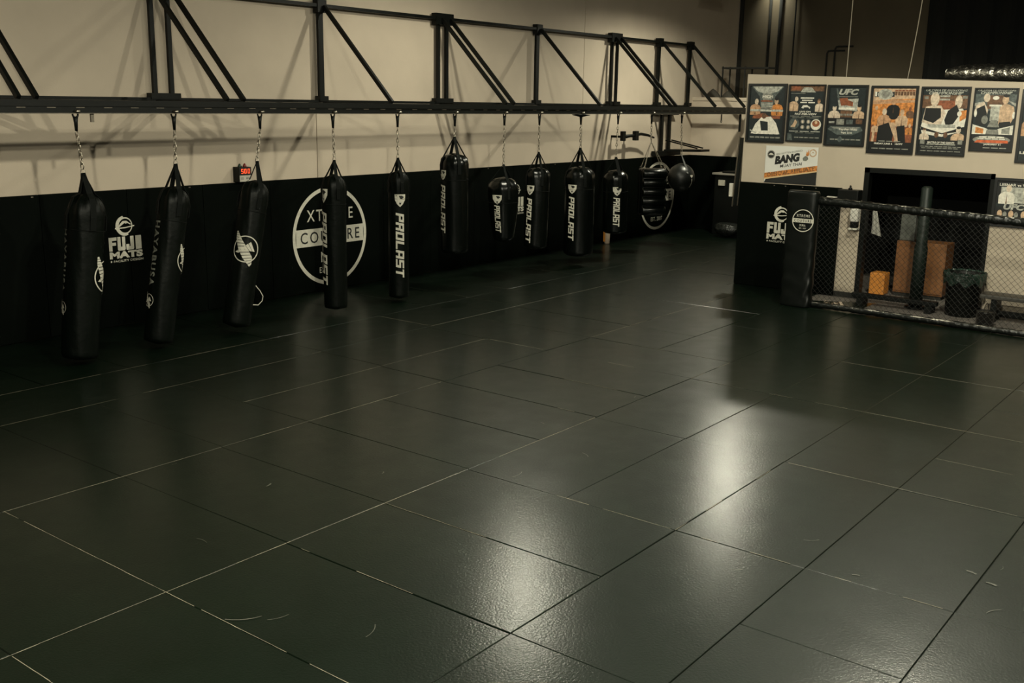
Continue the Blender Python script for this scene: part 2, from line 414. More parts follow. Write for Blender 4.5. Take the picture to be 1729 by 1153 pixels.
def couture_logo(mapper, mapper2, parent, r):
    a = Flat(); a.ring(0, 0, r * .925, r, n=80)
    h = r * .175; xx = math.sqrt(r * r * .86 - h * h)
    a.rect(-xx, -h, xx, h)
    a.text('XTREME', -.62 * r, .32 * r, .62 * r, .55 * r, bold=.005, spacing=1.3)
    a.text('MMA', -.27 * r, -.52 * r, .27 * r, -.31 * r, bold=.005, spacing=1.3)
    a.text('EST. 2007', -.32 * r, -.74 * r, .34 * r, -.62 * r, bold=.005, spacing=1.2)
    a.build('round_logo', M_WHITE, parent, mapper)
    b = Flat(); b.text('COUTURE', -.80 * r, -.115 * r, .80 * r, .115 * r, bold=.008, spacing=1.3)
    b.build('lettering', M_BLKP, parent, mapper2)
fuji_logo(onleft(7.61, .86), wl); fuji_logo(onleft(16.26, .86), wl)
couture_logo(onleft(11.56, .885), onleft(11.56, .885, 12.6985), wl, .80)
couture_logo(onleft(22.1, .90), onleft(22.1, .90, 12.6985), wl, .81)
fuji_logo(onpart(7.44, .79, 16.7285), wp)

# rear wall details
for y, z0, z1, r in ((11.9, 3.2, 6.9, .035), (11.62, 3.2, 6.9, .045), (11.22, 3.2, 6.9, .02)):
    MB().tube([(26.03, y, z0), (26.03, y, z1)], r, 8).build('conduit', M_BLK, wr, True)
for y, z in ((10.32, 4.42), (10.12, 4.52)):
    MB().tube([(26.04, y, 3.2), (26.04, y, z - .06), (26.04, y - .03, z - .01), (26.04, y - .09, z), (26.04, y - .45, z)], .022, 8).build('conduit', M_BLK, wr, True)
MB().box(26.0, 26.09, 12.74, 12.66, 3.2, 6.9).build('corner_strip', M_DARK, wr)  # dark strip along the line where rear and left walls meet
cu = MB(); n = 90; vs = []
for i in range(n + 1):
    y = 7.9 - i * .1
    for z in (3.2, 6.8): vs.append((25.9 + .05 * math.sin(i * 1.3), y, z))
cu.add(vs, [(2 * i, 2 * i + 1, 2 * i + 3, 2 * i + 2) for i in range(n)])
tag(cu.build('curtain', M_BLK), 'black hanging curtain on the rear wall behind the poster wall', 'curtain')

# ------------------------------------------------------------------ lamps
M_SHADE = mat('grey_lamp_shade', (.25, .25, .24), .5, metal=.5)
M_BULB = mat('lamp_bulb', (1, .85, .6), .5, emit=6)
for i, (x, y, z, p, dep) in enumerate(LAMPS):
    t = thing('high_bay_lamp', ['grey high bay lamp over the middle of the bag row', 'grey high bay lamp over the far end of the bag row',
                                'grey high bay lamp over the centre of the mats', 'grey high bay lamp over the near end of the mats',
                                'added grey high bay fill lamp over the right side of the mats', 'added grey high bay fill lamp nearest the viewer'][i], 'lamp', (x, y, z), 0, 'high bay ceiling lamps')
    MB().lathe([(.30, 0), (.27, .10), (.17, .22), (.09, .28), (.09, .40)], 28, caps=False).build('shade', M_SHADE, t, True)
    MB().tube([(0, 0, .36), (0, 0, 6.9 - z)], .015, 6).build('cord', M_STEEL, t)
    MB().lathe([(.02, .11), (.05, .14), (.06, .19), (.04, .25)], 12).build('bulb', M_BULB, t, True)
    ld = bpy.data.lights.new('lamp_light', 'POINT'); ld.energy = p; ld.color = LAMP_COL; ld.shadow_soft_size = .10
    lo = bpy.data.objects.new('lamp_light', ld); COL.objects.link(lo); lo.location = (0, 0, dep); lo.parent = t
# small wall washer high on the rear wall
t = thing('wall_light', 'small shaded light high on the rear wall above the storage deck', 'lamp', (25.7, 11.75, 6.3))
MB().box(-.12, .12, -.12, .12, 0, .12, .02).build('housing', M_SHADE, t)
ld = bpy.data.lights.new('wall_light_beam', 'SPOT'); ld.energy = 150; ld.color = LAMP_COL; ld.spot_size = 1.5; ld.spot_blend = .9; ld.shadow_soft_size = .08
lo = bpy.data.objects.new('wall_light_beam', ld); COL.objects.link(lo); lo.parent = t; lo.location = (0, 0, -.02); lo.rotation_euler = (0, math.radians(-38), 0)

# ------------------------------------------------------------------ bag rack on the left wall
BY = 11.14
rk = thing('bag_rack', 'long black steel truss rack on the left wall that carries the punching bags', 'bag rack', (0, 12.7, 3.0))
def rp(mb, name, m=M_STEEL): return mb.build(name, m, rk, xf=lambda p: p - Vector((0, 12.7, 3.0)))
rp(MB().box(2.0, 23.68, BY - .045, BY + .045, 2.935, 3.005).box(2.0, 23.68, BY - .03, BY + .03, 2.862, 2.935), 'beam')
rp(MB().box(2.0, 23.68, BY - .048, BY + .048, 2.855, 2.863), 'beam_flange', M_STEEL2)
sl = MB(); x = 2.3
while x < 23.3:
    sl.box(x, x + .10, BY - .034, BY - .0305, 2.918, 2.926); x += .34
stuff(rp(sl, 'slot_row', M_STEEL2))
rp(MB().box(2.0, 23.3, 12.60, 12.66, 3.0, 3.04), 'wall_rail')
rp(MB().box(2.0, 23.2, 12.60, 12.66, 4.43, 4.48), 'top_chord')
def post(x, w=.085, z1=4.50):
    rp(MB().box(x - w / 2, x + w / 2, 12.63, 12.68, 3.03, z1), 'post')
    rp(MB().bar((x + .03, 12.58, 4.44), (x + .03, BY, 3.02), .045, .06), 'brace')
    rp(MB().bar((x, 12.6, 2.985), (x, BY, 2.985), .05, .05), 'strut')
def plates(x, w):
    rp(MB().box(x - w / 2, x + w / 2, 12.585, 12.70, 3.02, 3.10), 'base_plate')
    rp(MB().box(x - w / 2, x + w / 2, 12.585, 12.70, 4.35, 4.54), 'top_plate')
for x in (5.72, 5.92, 8.42, 8.68, 14.13, 14.35, 19.76, 19.98): post(x, .062)
for x in (11.39, 17.04, 21.78, 23.27): post(x, .10)
for x, wd in ((5.82, .5), (8.55, .46), (14.24, .46), (19.87, .42)): plates(x, wd)
for x in (11.39, 17.04, 21.78, 23.27): plates(x, .18)
rp(MB().box(6.56, 6.60, BY - .01, BY + .01, 2.76, 2.86), 'spare_hook', M_STEEL2)
rp(MB().tube([(22.13, BY, 2.87), (22.13, BY, 2.72)], .015, 6).tube([(22.13 + .03 * math.cos(a * PI / 6), BY, 2.70 + .03 * math.sin(a * PI / 6)) for a in range(12)], .008, 6, True), 'spare_hook')
rp(MB().box(23.08, 23.12, BY - .02, BY + .02, 2.45, 2.87), 'hanging_strap', M_STRAP)
rp(MB().box(23.62, 23.7, BY - .09, BY + .09, 2.84, 3.03), 'end_bracket')

# ------------------------------------------------------------------ punching bags
def chain_mesh(a, b, wl=.036, hl=.066, r=.0062):
    mb = MB(); a = Vector(a); b = Vector(b); d = (b - a); L = d.length; d.normalize(); n = max(2, int(L / (hl * .78)))
    e1 = d.orthogonal().normalized(); e2 = d.cross(e1); ang0 = random.uniform(0, 1)
    for i in range(n):
        c = a + d * L * (i + .5) / n; ang = ang0 + i * PI / 2 + random.uniform(-.25, .25)
        s = e1 * math.cos(ang) + e2 * math.sin(ang); pts = []
        for k in range(10):
            t = 2 * PI * k / 10; pts.append(c + s * math.cos(t) * wl / 2 + d * math.sin(t) * hl / 2 * 1.1)
        mb.tube(pts, r, 5, True)
    return mb
def hanger(t, hx, O, wide=False, r=.032):
    """eye and snap hook under the beam"""
    f = lambda p: p - O
    mb = MB()
    mb.tube([(hx + r * math.cos(2 * PI * k / 12), BY, 2.845 + r * math.sin(2 * PI * k / 12)) for k in range(12)], .011, 6, True)
    mb.build('swivel', M_STEEL, t, True, f)
    MB().lathe([(.004, 2.872), (.03, 2.868), (.034, 2.885), (.02, 2.90), (.004, 2.902)], 12, (hx, BY - .05)).build('roller', M_CHROME, t, True, f)
    MB().tube([(hx, BY, 2.82), (hx, BY, 2.76), (hx, BY, 2.66)], [.030, .022, .016], 8).build('snap_hook', M_STEEL, t, True, f)
    if wide:
        MB().lathe([(.02, 2.80), (.16, 2.835), (.17, 2.845), (.02, 2.862)], 20, (hx, BY)).build('ceiling_plate', M_STEEL, t, True, f)
SILH = {}
def fold(th, z, k, amp): return amp * (math.sin(k * th + 7 * z) * .5 + noise.noise(Vector((math.cos(th) * 2.2, math.sin(th) * 2.2, z * 3))) * 1.0)
def bag(label, hx, base, top, rad, apex, prof=None, m=None, wide=False, straps=4, strapw=.045, folds=.010, drop=.16, seg=56, dome=.75, spread=.80):
    """base,top = (x,z) of axis ends, apex=(x,z) of strap gathering"""
    m = m or M_BAG
    O = Vector((base[0], BY, base[1]))
    t = thing('punching_bag', label, 'punching bag', O, 0, 'black bags hanging from the wall rack')
    hgt = math.hypot(top[0] - base[0], top[1] - base[1]); ang = math.atan2(top[0] - base[0], top[1] - base[1])
    R = Matrix.Rotation(ang, 3, 'Y')
    xf = lambda p: R @ Vector(p)
    prof = prof or (lambda s: 1.0)
    nr = 46; vs = []
    for i in range(nr + 1):
        s = i / nr; z = s * hgt
        rr = rad * prof(s)
        eb = min(1, z / (rad * .35)); et = min(1, (hgt - z) / (rad * dome))
        rr *= math.sqrt(max(0, 1 - (1 - eb) ** 2)) * .995 + .005
        rr *= (math.sqrt(max(0, 1 - (1 - et) ** 2)) * .93 + .07)
        near = max(0, 1 - (hgt - z) / .42)
        for k in range(seg):
            th = 2 * PI * k / seg
            q = rr + fold(th, z, 9, folds * (.35 + 2.2 * near)) * (1 if rr > rad * .4 else .2)
            vs.append((q * math.cos(th), q * math.sin(th), z))
    fs = [(i * seg + k, i * seg + (k + 1) % seg, (i + 1) * seg + (k + 1) % seg, (i + 1) * seg + k) for i in range(nr) for k in range(seg)]
    fs += [tuple(reversed(range(seg))), tuple(range(nr * seg, nr * seg + seg))]
    body = MB().add(vs, fs).build('bag_body', m, t, True, xf)
    # stitched band seams
    for zz in (hgt - .42,):
        r0 = rad * prof(zz / hgt) + .004
        MB().tube([(r0 * math.cos(2 * PI * k / 40), r0 * math.sin(2 * PI * k / 40), zz) for k in range(40)], .004, 5, True).build('seam', M_STRAP, t, True, xf)
    A = Vector((apex[0], BY, apex[1])) - O
    # straps: ribbons from the apex, over the shoulder and down the body
    phi = math.atan2(-BY, -base[0])
    for k in range(straps):
        th = phi + .35 + 2 * PI * k / straps
        c, s = math.cos(th), math.sin(th); tang = Vector((-s, c, 0))
        rtop = rad * prof(.96)
        rl = rtop + folds * 1.3
        def dz(q): return hgt - rad * dome * (1 - math.sqrt(max(0, 1 - ((q - .07) / .93) ** 2)))
        mid = (spread + 1) / 2
        pth = [A, xf((rl * spread * c, rl * spread * s, dz(spread) + .012)), xf((rl * mid * 1.03 * c, rl * mid * 1.03 * s, dz(mid) + .010)),
               xf(((rl + .006) * c, (rl + .006) * s, hgt - rad * dome - .01)), xf(((rad * prof(.85) + folds * 1.2 + .006) * c, (rad * prof(.85) + folds * 1.2 + .006) * s, hgt - rad * dome - drop))]
        vs = []
        for i, p in enumerate(pth):
            wv = tang * strapw / 2 * (.75 if i == 0 else 1); out = Vector((c, s, 0)) * .004
            for a in (-1, 1):
                for b in (-1, 1): vs.append(p + wv * a + out * b)
        fs = []
        for i in range(4):
            a = i * 4; b = a + 4
            fs += [(a, a + 1, b + 1, b), (a + 3, a + 2, b + 2, b + 3), (a + 1, a + 3, b + 3, b + 1), (a + 2, a, b, b + 2)]
        fs += [(0, 2, 3, 1), (16, 17, 19, 18)]
        MB().add(vs, fs).build('strap', M_STRAP, t)
    MB().tube([A + Vector((-.03, 0, 0)), A + Vector((.03, 0, 0)), A + Vector((.012, 0, .055)), A + Vector((-.012, 0, .055))], .006, 6, True).build('d_ring', M_CHROME, t, True)
    hanger(t, hx, O, wide)
    chain_mesh(Vector((hx, BY, 2.665)) - O, A + Vector((0, 0, .05))).build('chain', M_CHROME, t, True)
    # mapper for prints: u = distance round the body to the camera's right, v = height
    def mapper(s0, z0, off=.006):
        th0 = phi + math.asin(s0)
        def f(u, v):
            z = z0 + v; r = rad * prof(max(0, min(1, z / hgt)))
            th = th0 + u / r
            r2 = r + folds * .35 * 1.15 + off
            near = max(0, 1 - (hgt - z) / .42)
            q = r + fold(th, z, 9, folds * (.35 + 2.2 * near)) + off
            return R @ Vector((q * math.cos(th), q * math.sin(th), z))
        return f
    return body, mapper, hgt
def vert_text(t, mapper, word, length, height, blk=True, m=M_WHITE, shear=.22):
    """text running downward, tops to the right"""
    a = Flat()
    if blk: a.block(word, 0, -height / 2, length, height / 2, .13, shear)
    else: a.text(word, 0, -height / 2, length, height / 2, bold=.03, spacing=1.25)
    a.v = [(p[1], -p[0], p[2]) for p in a.v]
    a.build('lettering', m, t, mapper, .02, .03)
def shield(t, mapper, wd, ht):
    a = Flat(); w2 = wd / 2
    o = [(-w2, 0), (w2, 0), (w2 * .94, -ht * .45), (w2 * .5, -ht * .8), (0, -ht), (-w2 * .5, -ht * .8), (-w2 * .94, -ht * .45)]
    a.poly(o); a.build('shield_logo', M_WHITE, t, mapper, .03)
    b = Flat()
    b.poly([(-w2 * .25, -ht * .10), (w2 * .35, -ht * .10), (w2 * .70, -ht * .22), (w2 * .25, -ht * .40), (0, -ht * .32), (-w2 * .1, -ht * .22)])
    b.poly([(-w2 * .2, -ht * .66), (w2 * .25, -ht * .66), (0, -ht * .86)])
    b.poly([(-w2 * .8, -ht * .08), (-w2 * .55, -ht * .08), (-w2 * .62, -ht * .16)])
    mp = lambda u, v: mapper(u, v) + (mapper(u, v) - Vector((0, 0, mapper(u, v).z))).normalized() * .003
    b.build('shield_mark', M_BLKP, t, mp, .03)
def prolast(t, mp, s0, ztop, zbot, ht, shz, shw, shh):
    vert_text(t, mp(s0, ztop), 'PROLAST', ztop - zbot, ht)
    shield(t, mp(s0 + .02, shz), shw, shh)
def falcon(t, mp, s0, z0, sc):
    mapper = mp(s0, z0)
    a = Flat(); a.ring(0, 0, sc * .92, sc * 1.0, 0, 360)
    a.build('ring_logo', M_WHITE, t, mapper, .02)
    mapb = mp(s0, z0, .009)
    b = Flat()
    n = 12
    def wing(pts_l, pts_r, n, gap=.2):
        def lerp(P, s):
            s *= len(P) - 1; i = min(int(s), len(P) - 2); f = s - i
            return (P[i][0] * (1 - f) + P[i + 1][0] * f, P[i][1] * (1 - f) + P[i + 1][1] * f)
        for i in range(n):
            s0_, s1_ = i / n, (i + 1 - gap) / n
            b.poly([lerp(pts_l, s0_), lerp(pts_r, s0_), lerp(pts_r, s1_), lerp(pts_l, s1_)])
    q = sc
    wing([(-.85 * q, 1.25 * q), (-.85 * q, .75 * q), (-.55 * q, 0), (-.1 * q, -.7 * q), (.45 * q, -1.3 * q)],
         [(-.72 * q, 1.28 * q), (-.38 * q, .75 * q), (.10 * q, .1 * q), (.55 * q, -.55 * q), (.55 * q, -1.1 * q)], 13)
    wing([(-.75 * q, -.30 * q), (-.2 * q, .12 * q), (.35 * q, .60 * q)], [(-.50 * q, -.35 * q), (.1 * q, -.10 * q), (.72 * q, -.10 * q)], 6, .15)
    b.build('falcon_logo', M_WHITE, t, mapb, .02)

# 1-3 leaning tall bags
t, mp, h = bag('tall black bag at the near end of the rack, hung on a slanting chain', 6.38, (6.20, .05), (6.45, 1.97), .205, (6.42, 2.20), strapw=.07, folds=.012, dome=1.25, spread=.38)
vert_text(t, mp(-.985, 1.52), 'HAYABUSA', .72, .10, False, M_GREYP); falcon(t, mp, -.96, .62, .07); falcon(t, mp, .993, 1.00, .18)
t, mp, h = bag('second tall black bag, beside the mountain logo, leaning to the left', 7.65, (7.24, .06), (7.62, 1.98), .178, (7.64, 2.26), strapw=.06, folds=.012, dome=1.1, spread=.60)
vert_text(t, mp(-.88, 1.52), 'HAYABUSA', .80, .10, False, M_GREYP); falcon(t, mp, -.90, .54, .08); falcon(t, mp, .998, 1.08, .15)
t, mp, h = bag('third tall black bag with a striped falcon emblem, leaning left under the timer', 8.95, (8.42, .08), (8.86, 2.00), .182, (8.88, 2.25), straps=3, strapw=.06, folds=.012, dome=1.2, spread=.45)
falcon(t, mp, -.12, 1.05, .175)
cord = MB().tube([(.20, -.08, .64), (.25, -.12, .56), (.31, -.15, .47), (.335, -.17, .40), (.32, -.17, .34), (.26, -.16, .29), (.19, -.14, .30), (.16, -.12, .32), (.155, -.10, .42)], .006, 6)
cord.build('white_cord', M_WHITE, t, True)
# 4, 5 slim bags
t, mp, h = bag('slim black bag in front of the big round wall logo', 10.23, (10.21, .06), (10.22, 2.02), .168, (10.24, 2.22), folds=.008, strapw=.05, dome=1.1, spread=.6)
prolast(t, mp, -.86, 1.43, .40, .12, 1.76, .15, .20)
t, mp, h = bag('slim black bag right of the round wall logo with lettering facing front', 11.53, (11.53, .04), (11.54, 2.02), .155, (11.53, 2.21), folds=.008, strapw=.05, dome=1.1, spread=.6)
prolast(t, mp, .12, 1.34, .37, .125, 1.63, .165, .19)
# 6
t, mp, h = bag('high-hung barrel bag with its top above the wall pads', 12.84, (12.85, .60), (12.83, 2.24), .222, (12.83, 2.50), m=M_BAG2, folds=.006, strapw=.055)
prolast(t, mp, -.83, 1.14, .38, .12, 1.38, .15, .16)
# 7 teardrop
tear = lambda s: .62 + .38 * math.sin(min(1, s / .78) * PI / 2) if s < .78 else 1.0
t, mp, h = bag('short teardrop bag, wide at the top and narrow below', 14.12, (14.14, .68), (14.11, 1.80), .262, (14.11, 2.02), tear, M_BAG2, folds=.006, straps=3)
prolast(t, mp, -.42, .66, .20, .10, .84, .17, .16)
# 8
t, mp, h = bag('medium black bag just left of the widest bag', 15.12, (15.07, .46), (15.12, 1.93), .212, (15.12, 2.20), m=M_BAG2, folds=.006)
prolast(t, mp, -.64, .92, .14, .105, 1.15, .17, .17)
# 9
t, mp, h = bag('widest black bag, hung from a round ceiling plate', 16.42, (16.46, .18), (16.44, 1.90), .285, (16.43, 2.24), m=M_BAG2, wide=True, folds=.006, strapw=.06)
prolast(t, mp, -.50, 1.16, .35, .115, 1.39, .18, .17)
# 10
t, mp, h = bag('black bag left of the ribbed bag, lettering facing front', 17.72, (17.74, .50), (17.71, 1.78), .245, (17.69, 2.03), m=M_BAG2, folds=.006, straps=3, strapw=.07)
prolast(t, mp, .12, .75, .19, .125, .96, .17, .17)

# 11 ribbed slab bag on four chains
O = Vector((19.16, BY, .78))
t = thing('ribbed_bag', 'slab-shaped black bag with stacked padded rolls, hung on corner chains', 'punching bag', O, 0, 'black bags hanging from the wall rack')
phi = math.atan2(-BY, -19.16) + .30
RZ = Matrix.Rotation(phi, 3, 'Z')   # local +x faces the camera side
xf = lambda p: RZ @ Vector(p)
MB().box(-.19, .13, -.27, .27, 0, .97, .05).build('bag_body', M_BAG2, t, True, xf)
for i in range(5):
    z0 = .015 + i * .19; pr = []
    vs = []; n = 10
    for j, y in enumerate((-.255, -.235, .235, .255)):
        for k in range(n + 1):
            a = -PI / 2 + PI * k / n; s = .82 if j in (0, 3) else 1
            vs.append((.12 + .085 * math.cos(a) * s, y, z0 + .093 + .090 * math.sin(a) * s))
    fs = [(j * (n + 1) + k, j * (n + 1) + k + 1, (j + 1) * (n + 1) + k + 1, (j + 1) * (n + 1) + k) for j in range(3) for k in range(n)]
    fs += [tuple(range(n + 1)), tuple(3 * (n + 1) + k for k in range(n + 1))]
    MB().add(vs, fs).build('padded_roll', M_BAG2, t, True, xf)
MB().box(-.20, -.185, -.05, .05, .02, .95).box(-.03, 0, -.276, -.268, .02, .95).box(-.03, 0, .268, .276, .02, .95).build('side_band', M_STRAP, t, False, xf)
Ax = Vector((19.03, BY, 2.30)) - O
for a, b in ((.1, -.22), (.1, .22), (-.15, -.22), (-.15, .22)):
    chain_mesh(Ax, xf((a, b, .99)), .02, .036, .0035).build('corner_chain', M_CHROME, t, True)
    MB().tube([xf((a, b + .02 * math.cos(2 * PI * k / 10), .985 + .02 * math.sin(2 * PI * k / 10))) for k in range(10)], .005, 5, True).build('ring', M_CHROME, t, True)
chain_mesh(Vector((19.01, BY, 2.665)) - O, Ax).build('chain', M_CHROME, t, True)
hanger(t, 19.01, O)
# 12 round bag
O = Vector((20.38, BY, 1.20))
t = thing('round_bag', 'round black ball-shaped bag at the far end of the row', 'punching bag', O, 0, 'black bags hanging from the wall rack')
vs = []; seg = 40; nr = 24; R0 = .295
for i in range(nr + 1):
    a = -PI / 2 + PI * i / nr; r = max(.003, R0 * math.cos(a)); z = R0 + R0 * math.sin(a) * (1.08 if a > 0 else 1.0)
    if a > .6: r *= 1 - .22 * (a - .6) ** 2
    vs += [(r * math.cos(2 * PI * k / seg), r * math.sin(2 * PI * k / seg), z) for k in range(seg)]
MB().add(vs, [(i * seg + k, i * seg + (k + 1) % seg, (i + 1) * seg + (k + 1) % seg, (i + 1) * seg + k) for i in range(nr) for k in range(seg)]).build('bag_body', mat('black_ball_leather', (.008, .0095, .0085), .38, bump=.1, bscale=8, spec=.5), t, True)
Ax = Vector((20.34, BY, 2.0)) - O
for k in range(3):
    th = math.atan2(-BY, -20.38) + .5 + 2 * PI * k / 3; c, s = math.cos(th), math.sin(th)
    p = Vector((.19 * c, .19 * s, .545)); q = Vector((.285 * c, .285 * s, .41)); tg = Vector((-s, c, 0)) * .022
    MB().add([Ax - tg * .5, Ax + tg * .5, p + tg, p - tg, q + tg, q - tg], [(0, 1, 2, 3), (3, 2, 4, 5)]).build('strap', mat('dark_grey_webbing', (.03, .03, .026), .6), t)
MB().tube([Ax + Vector((-.03, 0, 0)), Ax + Vector((.03, 0, 0)), Ax + Vector((.01, 0, .05)), Ax + Vector((-.01, 0, .05))], .007, 6, True).build('d_ring', M_CHROME, t, True)
chain_mesh(Vector((20.28, BY, 2.665)) - O, Ax + Vector((0, 0, .05))).build('chain', M_CHROME, t, True)
hanger(t, 20.28, O)
def ballmap(u, v):
    ph = math.atan2(-BY, -20.38) + .85 + u / .3; a = v / .3
    return Vector((.304 * math.cos(a) * math.cos(ph), .304 * math.cos(a) * math.sin(ph), .295 + .304 * math.sin(a)))
a = Flat(); a.ell(-.02, .065, .022, .02, 10).ell(.02, .065, .022, .02, 10).poly([(-.042, .06), (.042, .06), (0, .015)])
pts = [(.005, 0), (.012, -.05), (.015, -.10), (.008, -.16), (-.01, -.20)]
for p, q in zip(pts, pts[1:]): a.line(p, q, .022)
a.build('print', M_WHITE, t, ballmap, .03)

# ------------------------------------------------------------------ things on the left wall
t = thing('round_timer', 'small round timer with a red 5:00 display above the wall pads', 'timer', (9.82, 12.70, 1.84))
MB().box(-.11, .11, -.10, .045, 0, .22, .006).build('case', M_STEEL, t)
MB().box(-.105, .105, -.104, -.10, .01, .10).build('label_plate', mat('pale_plate', (.5, .47, .40), .6), t)
MB().box(-.105, .105, -.103, -.10, .105, .215).build('screen', M_BLKP, t)
DG = {'5': 'afgcd', '0': 'abcdef'}
SG = {'a': (0, .94, 1, 1.06), 'g': (0, .46, 1, .56), 'd': (0, -.04, 1, .08), 'f': (0, .5, .22, 1), 'b': (.78, .5, 1, 1), 'e': (0, 0, .22, .5), 'c': (.78, 0, 1, .5)}
dg = Flat()
for ch, ox in (('5', -.075), ('0', -.02), ('0', .04)):
    for s in DG[ch]:
        a, b, c, d = SG[s]; dg.rect(ox + a * .038, .13 + b * .06, ox + c * .038, .13 + d * .06)
dg.rect(-.03, .145, -.024, .152); dg.rect(-.03, .17, -.024, .177)
dg.build('digits', mat('red_led', (1, .07, .02), .5, emit=2.2), t, lambda u, v: Vector((u, -.1045, v)))
pm = Flat()
for i in range(6): pm.rect(-.085 + i * .009, .035, -.081 + i * .009, .075)
for i in range(3): pm.rect(.01 + i * .022, .045, .024 + i * .022, .07)
stuff(pm.build('plate_marks', M_GREYP, t, lambda u, v: Vector((u, -.1045, v))))
for dx, m in ((-.06, mat('dark_green_lens', (.015, .03, .02), .3)), (.03, mat('red_lens', (.18, .02, .015), .3))):
    MB().lathe([(.03, .22), (.03, .235), (.012, .268), (.002, .272)], 12, (dx, -.05)).build('signal_lamp', m, t, True)
# bracket
t = thing('wall_bracket', 'black wall-mounted pull-up grip bar above the pads', 'bracket', (20.55, 12.75, 2.36))
MB().tube([(-.50, -.30, -.02), (-.12, -.30, 0), (.25, -.30, .03), (.55, -.30, .0), (.80, -.32, -.06)], [.045, .03, .032, .03, .02], 8).build('grip_bar', M_STEEL, t, True)
MB().box(-.58, -.46, -.34, -.26, -.11, .10, .01).box(-.06, .08, -.35, -.26, -.11, .10, .01).build('clamp', M_STEEL, t)
MB().bar((-.52, 0, -.02), (-.52, -.28, -.02), .05, .05).bar((.01, 0, -.02), (.01, -.28, -.02), .05, .05).build('arm', M_STEEL, t)
# speed bag rig
t = thing('speed_bag_rig', 'black wall rig with two posts and an arm, standing on the pads near the corner', 'rig', (22.3, 12.7, 1.86))
for x in (-.20, .16): MB().box(x - .042, x + .042, -.06, .0, .1, .96).build('post', M_STEEL, t)
MB().box(-.55, .55, -.16, .02, 0, .11, .006).build('base_bar', M_STEEL, t)
MB().box(-.6, .45, -.12, .02, .95, .98).build('top_bar', M_STEEL, t)
MB().bar((.05, -.1, .12), (.05, -1.08, .15), .45, .05).build('platform_arm', M_STEEL, t)
MB().bar((.18, -.1, .36), (.18, -.95, .20), .03, .03).bar((-.1, -.1, .36), (-.1, -.95, .20), .03, .03).build('brace', M_STEEL, t)

# ------------------------------------------------------------------ back corner
t = thing('counter_cabinet', 'black cabinet with a pale top edge against the back pads', 'cabinet', (23.25, 11.15, 0))
MB().box(-.30, .30, -.48, .48, .0, 1.43, .01).build('cabinet_body', M_STEEL, t)
MB().box(-.34, .34, -.54, .54, 1.43, 1.475, .008).build('cabinet_top', mat('pale_metal_edge', (.45, .42, .36), .35, metal=.5), t)
MB().box(-.30, .3, -.4, .3, 1.476, 1.52, .015).build('tray', M_STEEL, t)
MB().box(-.345, -.302, .20, .36, 1.18, 1.31).build('label_plate', mat('pale_label', (.45, .42, .34), .6), t)
bg = MB(); vs = []; n = 22; nr = 12
for i in range(nr + 1):
    a = PI * i / nr
    for k in range(n):
        th = 2 * PI * k / n; d = 1 + .18 * noise.noise(Vector((math.cos(th) * 2, math.sin(th) * 2, i * .5)))
        vs.append((22.6 + .24 * math.sin(a) * math.cos(th) * d, 11.05 + .34 * math.sin(a) * math.sin(th) * d, .17 - .17 * math.cos(a) + (.05 * math.sin(a) * d)))
bg.add(vs, [(i * n + k, i * n + (k + 1) % n, (i + 1) * n + (k + 1) % n, (i + 1) * n + k) for i in range(nr) for k in range(n)])
tag(bg.build('gear_bag', mat('shiny_black_bag', (.012, .014, .012), .3, bump=.8, bscale=10, bdist=.05), None, True), 'crumpled black bag on the floor in front of the back cabinet', 'bag')
# bottle by the pads
t = thing('spray_bottle', 'small pale bottle with an orange side on the floor between two bags', 'bottle', (19.6, 12.5, 0))
MB().lathe([(.04, 0), (.065, .01), (.07, .28), (.05, .33), (.03, .35), (.03, .42)], 16).build('bottle_body', mat('pale_bottle', (.50, .40, .30), .4), t, True)
MB().lathe([(.034, .42), (.036, .46), (.01, .47)], 12).build('cap', M_WHITE, t, True)
MB().box(-.074, -.06, .0, .05, .05, .27).build('side_label', M_ORANGE, t)
# mirror strip + intercom at the partition end
t = thing('edge_mirror', 'narrow silver-framed panel fixed beyond the end of the poster wall', 'mirror', (16.9, 8.02, 1.35))
MB().box(-.02, .02, 0, .115, 0, 1.17).build('panel', mat('dark_mirror', (.05, .055, .05), .15, metal=.8), t, False, lambda p: p + Vector((0, (1.17 - p.z) * .05, 0)))
MB().box(-.03, -.02, .095, .118, -.02, 1.19).box(-.03, .02, 0, .02, 0, 1.19).build('frame', M_CHROME, t, False, lambda p: p + Vector((0, (1.17 - p.z) * .05, 0)))
tag(MB().box(16.84, 16.90, 8.19, 8.25, 1.50, 1.73, .008).build('intercom', mat('off_white_plastic', (.55, .52, .45), .5)), 'small off-white intercom on the end of the poster wall', 'intercom')
